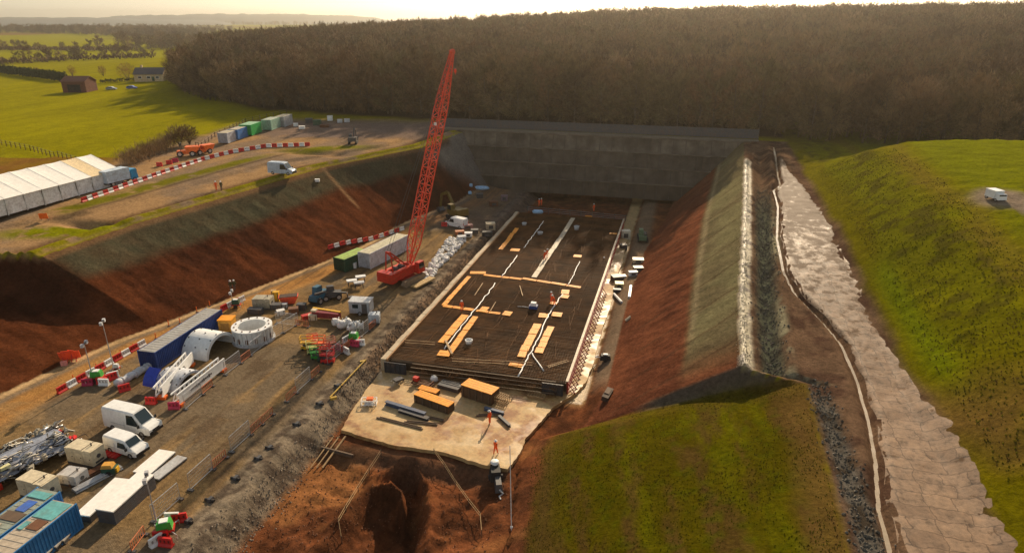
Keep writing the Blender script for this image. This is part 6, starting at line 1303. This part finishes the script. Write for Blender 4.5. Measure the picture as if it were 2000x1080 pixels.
# marker posts along the pale edge of the haul track
for i, (px, py) in enumerate(((145, 745), (190, 722), (237, 695), (262, 683), (305, 662), (330, 637), (352, 632), (385, 610), (410, 598))):
    t = thing('marker_post', 'short orange marker post on the pale edge of the haul track', 'post', at(px, py), 0, 'marker posts along the haul track'); MB().cyl((0, 0, -.1), (0, 0, .95), .06, n=8).build('post', ORANGE, t); MB().lathe([(.22, 0), (.22, .06), (.05, .12)], 10).build('foot', BLACK, t)
HM = {}
def mesh_panel(A, B, lb, grp, kind):
    L = 3.2 if kind == 'metal' else 2.0; H = 1.9 if kind == 'metal' else 1.0
    if kind not in HM:
        f = MB(); r_ = .035 if kind == 'metal' else .05
        for x in (-L / 2, L / 2): f.cyl((x, 0, 0), (x, 0, H), r_, n=6)
        for z in (.15, H): f.cyl((-L / 2, 0, z), (L / 2, 0, z), r_, n=6)
        w_ = MB(); n = 18 if kind == 'metal' else 7
        for i in range(1, n): w_.bar((-L / 2 + i * L / n, 0, .15), (-L / 2 + i * L / n, 0, H), .016 if kind == 'metal' else .09, .02)
        if kind == 'metal':
            for i in range(1, 5): w_.bar((-L / 2, 0, .15 + i * .36), (L / 2, 0, .15 + i * .36), .016)
        fb_ = MB().box((-L / 2, 0, .06), (.3, .65, .13)).box((L / 2, 0, .06), (.3, .65, .13)); 
        om = mat('faded orange plastic', (.55, .17, .07), .6); HM[kind] = [(nm, x.mesh(nm, m)) for nm, x, m in (('frame', f, GALV if kind == 'metal' else om), ('infill', w_, GALV if kind == 'metal' else om), ('feet', fb_, DGREY))]
    c = (A + B) / 2; t = thing('fence_panel', lb, 'fence panel', (c.x, c.y, gz(c.x, c.y)), math.atan2(B.y - A.y, B.x - A.x), grp)
    for nm, me_ in HM[kind]: o = bpy.data.objects.new(nm, me_); COL.objects.link(o); o.parent = t
def fence_run(pts, seq, where, grp):
    P = [at(*p) for p in pts]; k = 0; W = {'metal': 3.25, 'orange': 2.05}
    for A, B in zip(P[:-1], P[1:]):
        d = (B - A); L = d.xy.length; u = d.xy.normalized(); s_ = 0
        while True:
            kd = seq[k % len(seq)]; k += 1
            if s_ + W[kd] > L: break
            a, b_ = A.xy + u * s_, A.xy + u * (s_ + W[kd]); mesh_panel(Vector((a.x, a.y, 0)), Vector((b_.x, b_.y, 0)), ('galvanised mesh fence panel' if kd == 'metal' else 'faded orange plastic fence panel') + f' in {where}', f'{kd} panels in {grp}', kd); s_ += W[kd]
fence_run([(258, 1078), (300, 1020), (372, 958), (452, 884), (560, 785), (640, 712), (742, 628)], ['orange', 'orange', 'metal', 'orange', 'metal', 'orange', 'orange', 'metal'], 'the long fence line beside the gravel strip', 'the long fence line')
fence_run([(362, 800), (440, 733), (522, 670), (585, 632)], ['metal', 'orange', 'metal', 'metal', 'orange'], 'the fence line behind the tunnel machine parts', 'the fence behind the machine parts')
fence_run([(540, 632), (610, 640)], ['metal', 'orange', 'orange'], 'the short fence right of the white tunnel ring', 'the short fence by the ring')
for i, (px, py) in enumerate(((367, 1020), (410, 978), (460, 936), (505, 897), (527, 876), (580, 830), (625, 790), (660, 755))):
    t = thing('pipe_joint', 'dark flanged joint on the drain line along the gravel strip', 'pipe joint', at(px, py), 1.55, 'dark joints along the gravel strip'); MB().cyl((0, -.5, .1), (0, .5, .1), .16, n=10).build('pipe', BLACK, t); MB().box((.1, 0, .16), (.7, .45, .3), top=(.7, .7)).build('block', DGREY, t)

# row of white bags beside the slab
r = random.Random(21); A, B = at(832, 545), at(893, 468); ref = None; n = 0
for i in range(34):
    s_ = i / 33; c = A.lerp(B, s_); w_ = .7 + 1.2 * s_
    for k in range(2 + int(w_ * 2.6)):
        x, y = c.x + r.uniform(-w_, w_) * 1.0, c.y + r.uniform(-.5, .5); sz = r.uniform(.55, 1.0)
        if ref is None or n < 5: o = MB().blob((0, 0, .38), (1.0, .9, .85), 6, .16).box((.2, .1, .78), (.06, .25, .2)).build('sand_bag', BAGW, smooth=True); ref = ref or []; ref.append(o)
        else: o = ref[n % 5].copy(); COL.objects.link(o)
        n += 1; o.location = (x, y, gz(x, y) - .04); o.rotation_euler = (0, 0, r.uniform(0, 6)); o.scale = (sz * r.uniform(.8, 1.2), sz, sz * r.uniform(.7, 1.1)); tag(o, 'white filled bag in the long row of bags beside the slab', 'bag', 'white bags in the row beside the slab')
for px, py, L, W, H, m, lb in ((902, 469, 1.6, 1.2, .9, LGREY, 'grey white crate at the far end of the white bag row'), (915, 462, 1.5, 1.0, .9, WHITE, 'white crate beyond the white bag row'), (927, 455, 1.5, 1.1, .8, DGREY, 'black crate between two white ones beyond the bag row'), (898, 458, 1.8, 1.1, .8, mat('rust orange crate', (.45, .15, .05), .6), 'rust orange crate beyond the bag row'), (912, 446, 2.4, 1.2, .8, mat('dusty pink sheet', (.40, .20, .18), .6), 'dusty pink covered pallet beyond the bag row'), (952, 462, 2.0, 1.3, 1.1, BLACK, 'black crate at the far left corner of the slab'), (958, 448, 1.9, 1.5, 1.5, mat('cream hopper', (.55, .45, .30), .5), 'cream hopper with white fittings at the far left corner of the slab'), (937, 386, 1.6, 1.2, 1.0, DGREY, 'dark crate under the blue tarpaulins'), (964, 402, 2.0, 1.5, 1.2, RUST, 'rusty crate in shade at the foot of the headwall'), (985, 392, 1.6, 1.0, 1.4, mat('dull violet crate', (.20, .13, .16), .6), 'dull violet crate in shade at the foot of the headwall'),
        (1221, 466, 1.9, 1.5, 1.9, mat('cream white casing', (.80, .74, .58), .4), 'tall cream white cabinet at the far end of the right hand strip'), (1217, 488, 1.3, 1.2, 1.2, DGREY, 'dark crate just in front of the cream white cabinet'), (1246, 512, 2.0, 1.4, .7, CREAM, 'cream topped crate at the foot of the right slope'), (1246, 530, 1.7, 1.2, .9, DGREY, 'dark crate below the cream topped one'), (1213, 545, 1.6, .9, .7, WHITE, 'white crate on the right hand strip beside the dark van box'), (1203, 552, 1.6, 1.5, 1.4, DGREY, 'dark box on the right hand concrete strip'), (1209, 562, 1.4, 1.3, 1.0, mat('pale olive casing', (.55, .50, .22), .5), 'pale olive machine box on the right hand strip'), (1236, 538, 1.5, .8, .8, LGREY, 'light grey crate left of the white plank'), (1205, 570, 1.2, .9, .6, DGREY, 'low dark crate at the near end of the strip clutter')):
    p = at(px, py); t = thing('hopper' if 'hopper' in lb else 'cabinet' if 'cabinet' in lb else 'crate', lb, 'crate', p, r.uniform(0, .6)); MB().box((0, 0, H * .45), (L, W, H * .9)).build('body', m, t); MB().box((0, 0, H * .94), (L + .1, W + .1, .12)).build('lid', m, t); MB().box((0, -W / 2 - .03, H * .45), (L * .5, .05, H * .5)).box((-L * .3, 0, .02), (.15, W + .12, .1)).box((L * .3, 0, .02), (.15, W + .12, .1)).build('fittings', DGREY, t)
for px0, py0, px1, py1, m, lb in ((1229, 582, 1232, 560, WHITE, 'bright white plank standing along the foot of the right slope'), (1198, 575, 1214, 592, LGREY, 'grey white plank lying askew on the right hand strip'), (1222, 628, 1231, 621, CREAM, 'small cream timber lying alone at the foot of the right slope')):
    A, B = at(px0, py0), at(px1, py1); tag(MB().bar(A + Vector((0, 0, .15)), B + Vector((0, 0, .15)), .4, .25).bar(A + Vector((0, 0, .32)), B + Vector((0, 0, .32)), .2, .1).build('plank', m), lb, 'plank')
t = thing('pump_trailer', 'small black pump with pale hoses on the dirt path right of the slab', 'machine', at(1182, 704), .2); MB().box((0, 0, .55), (1.5, .9, .7), top=(.8, .8)).build('body', BLACK, t); MB().box((0, 0, .95), (.6, .4, .15)).build('lid', LGREY, t); MB().tube([(-.7, 0, .5), (-1.2, .3, .3), (-1.3, .9, .1), (-.8, 1.3, .08)], .07).build('hose', LGREY, t)
for e in (-1, 1): MB().cyl((0, e * .45, .25), (0, e * .6, .25), .25, n=12).build('wheel', BLACK, t)
t = thing('scrap_heap', 'dark crate lying on the red earth below the right slope', 'crate', at(1186, 775), 1.4); MB().box((0, 0, .35), (2.4, .8, .6), rx=.15).build('body', mat('dark brown ply', (.07, .045, .03), .8), t); MB().box((.3, 0, .7), (1.4, .6, .1), rx=.2).build('lid', TIMBERD, t)
for px, py, L, W, lb in ((940, 371, 4.6, 1.6, 'light blue tarpaulin in shade below the headwall'), (920, 366, .9, .7, 'small pale blue bag left of the light blue tarpaulin'), (998, 352, 2.6, 1.3, 'pale grey white box high in the shade by the headwall'), (1050, 418, 2.6, 1.0, 'light blue crate at the shaded far end of the slab'), (918, 381, 1.0, .8, 'small pale bag in shade near the blue tarpaulin')):
    p = at(px, py) if px != 1050 else atz(px, py, -.2); t = thing('tarpaulin' if 'tarp' in lb else 'crate' if 'crate' in lb or 'box' in lb else 'bag', lb, 'tarpaulin' if 'tarp' in lb else 'box', p, .1); MB().blob((0, 0, .5), (L, W, 1.0), 8, .10).build('cover', SKYBLUE if 'blue' in lb else LGREY, t, smooth=True); MB().box((0, 0, .1), (L * .8, W * .8, .25)).build('pallet', TIMBERD, t)
fence_panels('guard_fence', 'low blue grey guard fence along the shaded far end of the slab', tuple(atz(1030, 412, -.4)), tuple(atz(1222, 430, -.4)), 1.1, mat('blue grey rail', (.16, .18, .22), .6), 2.5, solid=False)

# ---------------------------------------------------------------- upper left: marquee, trucks, cabins
a, b_ = at(240, 357), at(-60, 458); a0 = Vector((a.x, a.y, gz(a.x, a.y))); d = (b_ - a0); d.z = 0; Lt = d.length; ang = math.atan2(d.y, d.x); Wt, He, Hr = 13.5, 2.7, 5.4
t = thing('marquee', 'long white marquee tent with a pitched roof along the upper road on the left', 'tent', a0 + d / 2 + Vector((-math.sin(ang) * -0, 0, 0)), ang)
side = -1; nb = int(Lt / 3.3); cr = []
yc = side * Wt / 2
for i in range(nb):
    x0, x1 = -Lt / 2 + i * Lt / nb, -Lt / 2 + (i + 1) * Lt / nb; sag = .03; mm = mat('cream roof sheet', (.80, .62, .36), .5, dirt=.05) if i == nb - 8 else OFFWHITE
    vs = []
    for s_ in range(5):
        x = x0 + (x1 - x0) * s_ / 4; k = 1 - sag * math.sin(math.pi * s_ / 4)
        vs += [(x, 0.25, He * 1), (x, yc, He + (Hr - He) * k), (x, 2 * yc - .25, He)]
    MB().add(vs, [(s_ * 3 + j, s_ * 3 + 3 + j, s_ * 3 + 4 + j, s_ * 3 + 1 + j) for s_ in range(4) for j in range(2)]).build('roof_sheet', mm, t)
    for y in (0., 2 * yc):
        vs = []
        for s_ in range(7):
            x = x0 + .06 + (x1 - x0 - .12) * s_ / 6
            for z in (-.1, He * .35, He * .7, He): vs.append((x, y + random.uniform(-.13, .13) * (z < He), z))
        MB().add(vs, [(s_ * 4 + j, s_ * 4 + 4 + j, s_ * 4 + 5 + j, s_ * 4 + 1 + j) for s_ in range(6) for j in range(3)]).build('side_wall', mat('white tent wall', (.82, .82, .81), .55, var=.15), t, smooth=True)
mb = MB()
for i in range(nb + 1):
    x = -Lt / 2 + i * Lt / nb
    for y in (.16, 2 * yc - .16): mb.bar((x, y, -.2), (x, y, He), .13)
    mb.bar((x, .22, He - .02), (x, yc, Hr - .02), .09).bar((x, yc, Hr - .02), (x, 2 * yc - .22, He - .02), .09)
mb.build('frame', mat('tent frame', (.72, .72, .70), .5), t)
for x in (-Lt / 2 - .02, Lt / 2 + .02): MB().add([(x, .1, -.1), (x, 2 * yc - .1, -.1), (x, 2 * yc - .1, He), (x, yc, Hr), (x, .1, He)], [(0, 1, 2, 3, 4)]).build('gable', OFFWHITE, t)
def boxtruck(p, rz, lb, boxm, cabm):
    t = thing('box_truck', lb, 'truck', p, rz); MB().box((-1.0, 0, 2.0), (5.2, 2.3, 2.3)).build('box_body', boxm, t); c = MB().box((2.6, 0, 1.6), (1.7, 2.2, 2.0), top=(.8, .92)).build('cab', cabm, t); MB().box((3.38, 0, 1.95), (.1, 1.8, .8), ry=.17).build('windscreen', GLASS, c); MB().box((-.2, 0, .7), (7.0, 1.2, .3)).build('chassis', DGREY, t); wheelset(t, [(x, e * .95) for x in (-2.4, 2.5) for e in (-1, 1)], .48, .3); return t
boxtruck(at(236, 359), heading(222, 362, 254, 353), 'white box truck with bright blue cab at the end of the marquee', mat('pale blue white box', (.55, .65, .75), .45), mat('sky blue cab', (.04, .30, .55), .4))
rc = heading(455, 278, 500, 258)
def up(px, py, dz=0): return at(px, py)
container(at(448, 277), rc, 6.1, 2.44, 2.6, mat('pale violet white wall', (.55, .57, .62), .5), 'white walled cabin with blue end, nearer one of the pair by the green container', 'site_cabin', CREAM); container(at(468, 270), rc, 6.1, 2.44, 2.6, mat('mid blue cabin', (.08, .25, .60), .5), 'blue ended cabin with white roof, farther one of the pair', 'site_cabin', CREAM)
container(at(491, 262), rc, 6.1, 3.2, 2.8, mat('bright green container', (.06, .48, .13), .5, dirt=.08), 'bright green container between the blue and the pale cabins', roofm=mat('pale green roof', (.45, .70, .45), .5)); container(at(531, 252), rc, 6.1, 2.6, 2.8, LGREEN, 'pale mint green cabin right of the bright green container', 'site_cabin', mat('pale mint roof', (.62, .66, .52), .5)); container(at(556, 246), rc, 6.0, 2.6, 2.9, LGREY, 'pale grey cabin with dark doorway at the far end of the cabin row', 'site_cabin', CREAM)
for px, py, m, L, H, lb in ((578, 247, WHITE, 1.2, .8, 'small white box at the end of the cabin row'), (590, 252, OFFWHITE, 1.6, .7, 'pale stack of sheets on the platform by the wood'), (604, 240, DGREY, 2.0, 1.2, 'dark crate near the wood edge, left of a green one'), (620, 244, DGREEN, 2.2, 1.3, 'dark green crate near the wood edge'), (634, 249, RUST, 2.4, .7, 'rusty pallet near the wood edge'), (645, 236, WHITE, 1.5, 1.4, 'white cabinet on the platform by the wood'), (664, 240, LGREY, 1.4, .9, 'light grey crate left of another near the wood edge'), (678, 239, LGREY, 1.5, .9, 'light grey crate right of another near the wood edge'), (620, 355, WHITE, .9, .5, 'small white crate on the grass edge above the left slope')):
    t = thing('cabinet' if 'cabinet' in lb else 'crate' if 'crate' in lb else 'box' if 'box' in lb else 'pallet', lb, 'crate', at(px, py), .4); MB().box((0, 0, H / 2), (L, L * .7, H)).build('body', m, t); MB().box((0, 0, H + .03), (L + .1, L * .75, .08)).build('lid', m, t); MB().box((0, 0, .02), (L * 1.05, L * .5, .1)).build('bearers', TIMBERD, t)
# barn and cottage
def barn(p, rz, L, W, H, Hr, wallm, roofm, lb, name, dark=True):
    t = thing(name, lb, 'building', p, rz); MB().box((0, 0, H / 2 - .3), (L, W, H + .6)).build('wall', wallm, t); mb = MB()
    for s_ in (-1, 1): mb.add([(-L / 2 - .3, s_ * (W / 2 + .4), H - .15), (L / 2 + .3, s_ * (W / 2 + .4), H - .15), (L / 2 + .3, 0, Hr), (-L / 2 - .3, 0, Hr), (-L / 2 - .3, s_ * (W / 2 + .4), H + .05), (L / 2 + .3, s_ * (W / 2 + .4), H + .05), (L / 2 + .3, 0, Hr + .2), (-L / 2 - .3, 0, Hr + .2)], [(0, 1, 2, 3), (4, 5, 6, 7), (0, 1, 5, 4), (1, 2, 6, 5), (0, 3, 7, 4)])
    mb.build('roof', roofm, t); MB().add([(x, y, z) for x in (-L / 2 + .02,) for y, z in ((-W / 2, H), (W / 2, H), (0, Hr))] + [(L / 2 - .02, y, z) for y, z in ((-W / 2, H), (W / 2, H), (0, Hr))], [(0, 1, 2), (3, 5, 4)]).build('gable', wallm, t)
    if dark:
        MB().box((0, -W / 2 - .05, H * .38), (L * .55, .1, H * .7)).build('doorway', mat('dark doorway', (.02, .015, .015), .9), t)  # near-black panel: shade inside the open front put into colour
    else:
        for x in (-L * .3, 0, L * .3): f = MB().box((x, -W / 2 - .04, H * .55), (1.8, .1, 1.3)).build('window', WHITE, t); MB().box((x, -W / 2 - .1, H * .55), (1.5, .06, 1.0)).build('pane', GLASS, f)
        MB().box((L * .15, -W / 2 - .04, H * .35), (1.2, .1, 2.1)).build('door', DGREEN, t); MB().box((-L * .3, .3, Hr + .5), (.9, .9, 1.6)).build('chimney', wallm, t)
    return t
BRK = mat('red brick', (.15, .05, .03), .85, var=.3, scale=1.5)
barn(at(158, 179), YAW - .05, 11, 8, 4.6, 6.6, BRK, mat('brown barn roof', (.16, .06, .04), .8), 'red brown brick barn with dark open front at the edge of the green field', 'barn')
barn(at(298, 158), YAW + .1, 14, 8, 3.4, 6.2, mat('cream render', (.62, .46, .27), .7), mat('slate roof', (.09, .085, .10), .7), 'cream rendered cottage with dark slate roof against the wood', 'cottage', False)
for px, py, L, m, lb in ((218, 176, 4.5, mat('grey blue car paint', (.3, .34, .42), .4), 'grey parked car beside the lane right of the barn'), (258, 174, 4.5, mat('blue car paint', (.05, .12, .5), .4), 'blue parked car below the cottage')):
    t = thing('parked_car', lb, 'car', at(px, py), .3); MB().prism([(-2.2, .3), (2.2, .3), (2.15, .8), (1.2, .95), (.5, 1.45), (-1.2, 1.45), (-2.0, 1.0), (-2.2, .9)], -.85, .85, 'y').build('body', m, t); MB().prism([(1.1, .98), (.5, 1.42), (-1.15, 1.42), (-1.8, 1.02)], -.87, .87, 'y').build('windows', GLASS, t); wheelset(t, [(x, e * .78) for x in (-1.4, 1.4) for e in (-1, 1)], .32, .2)
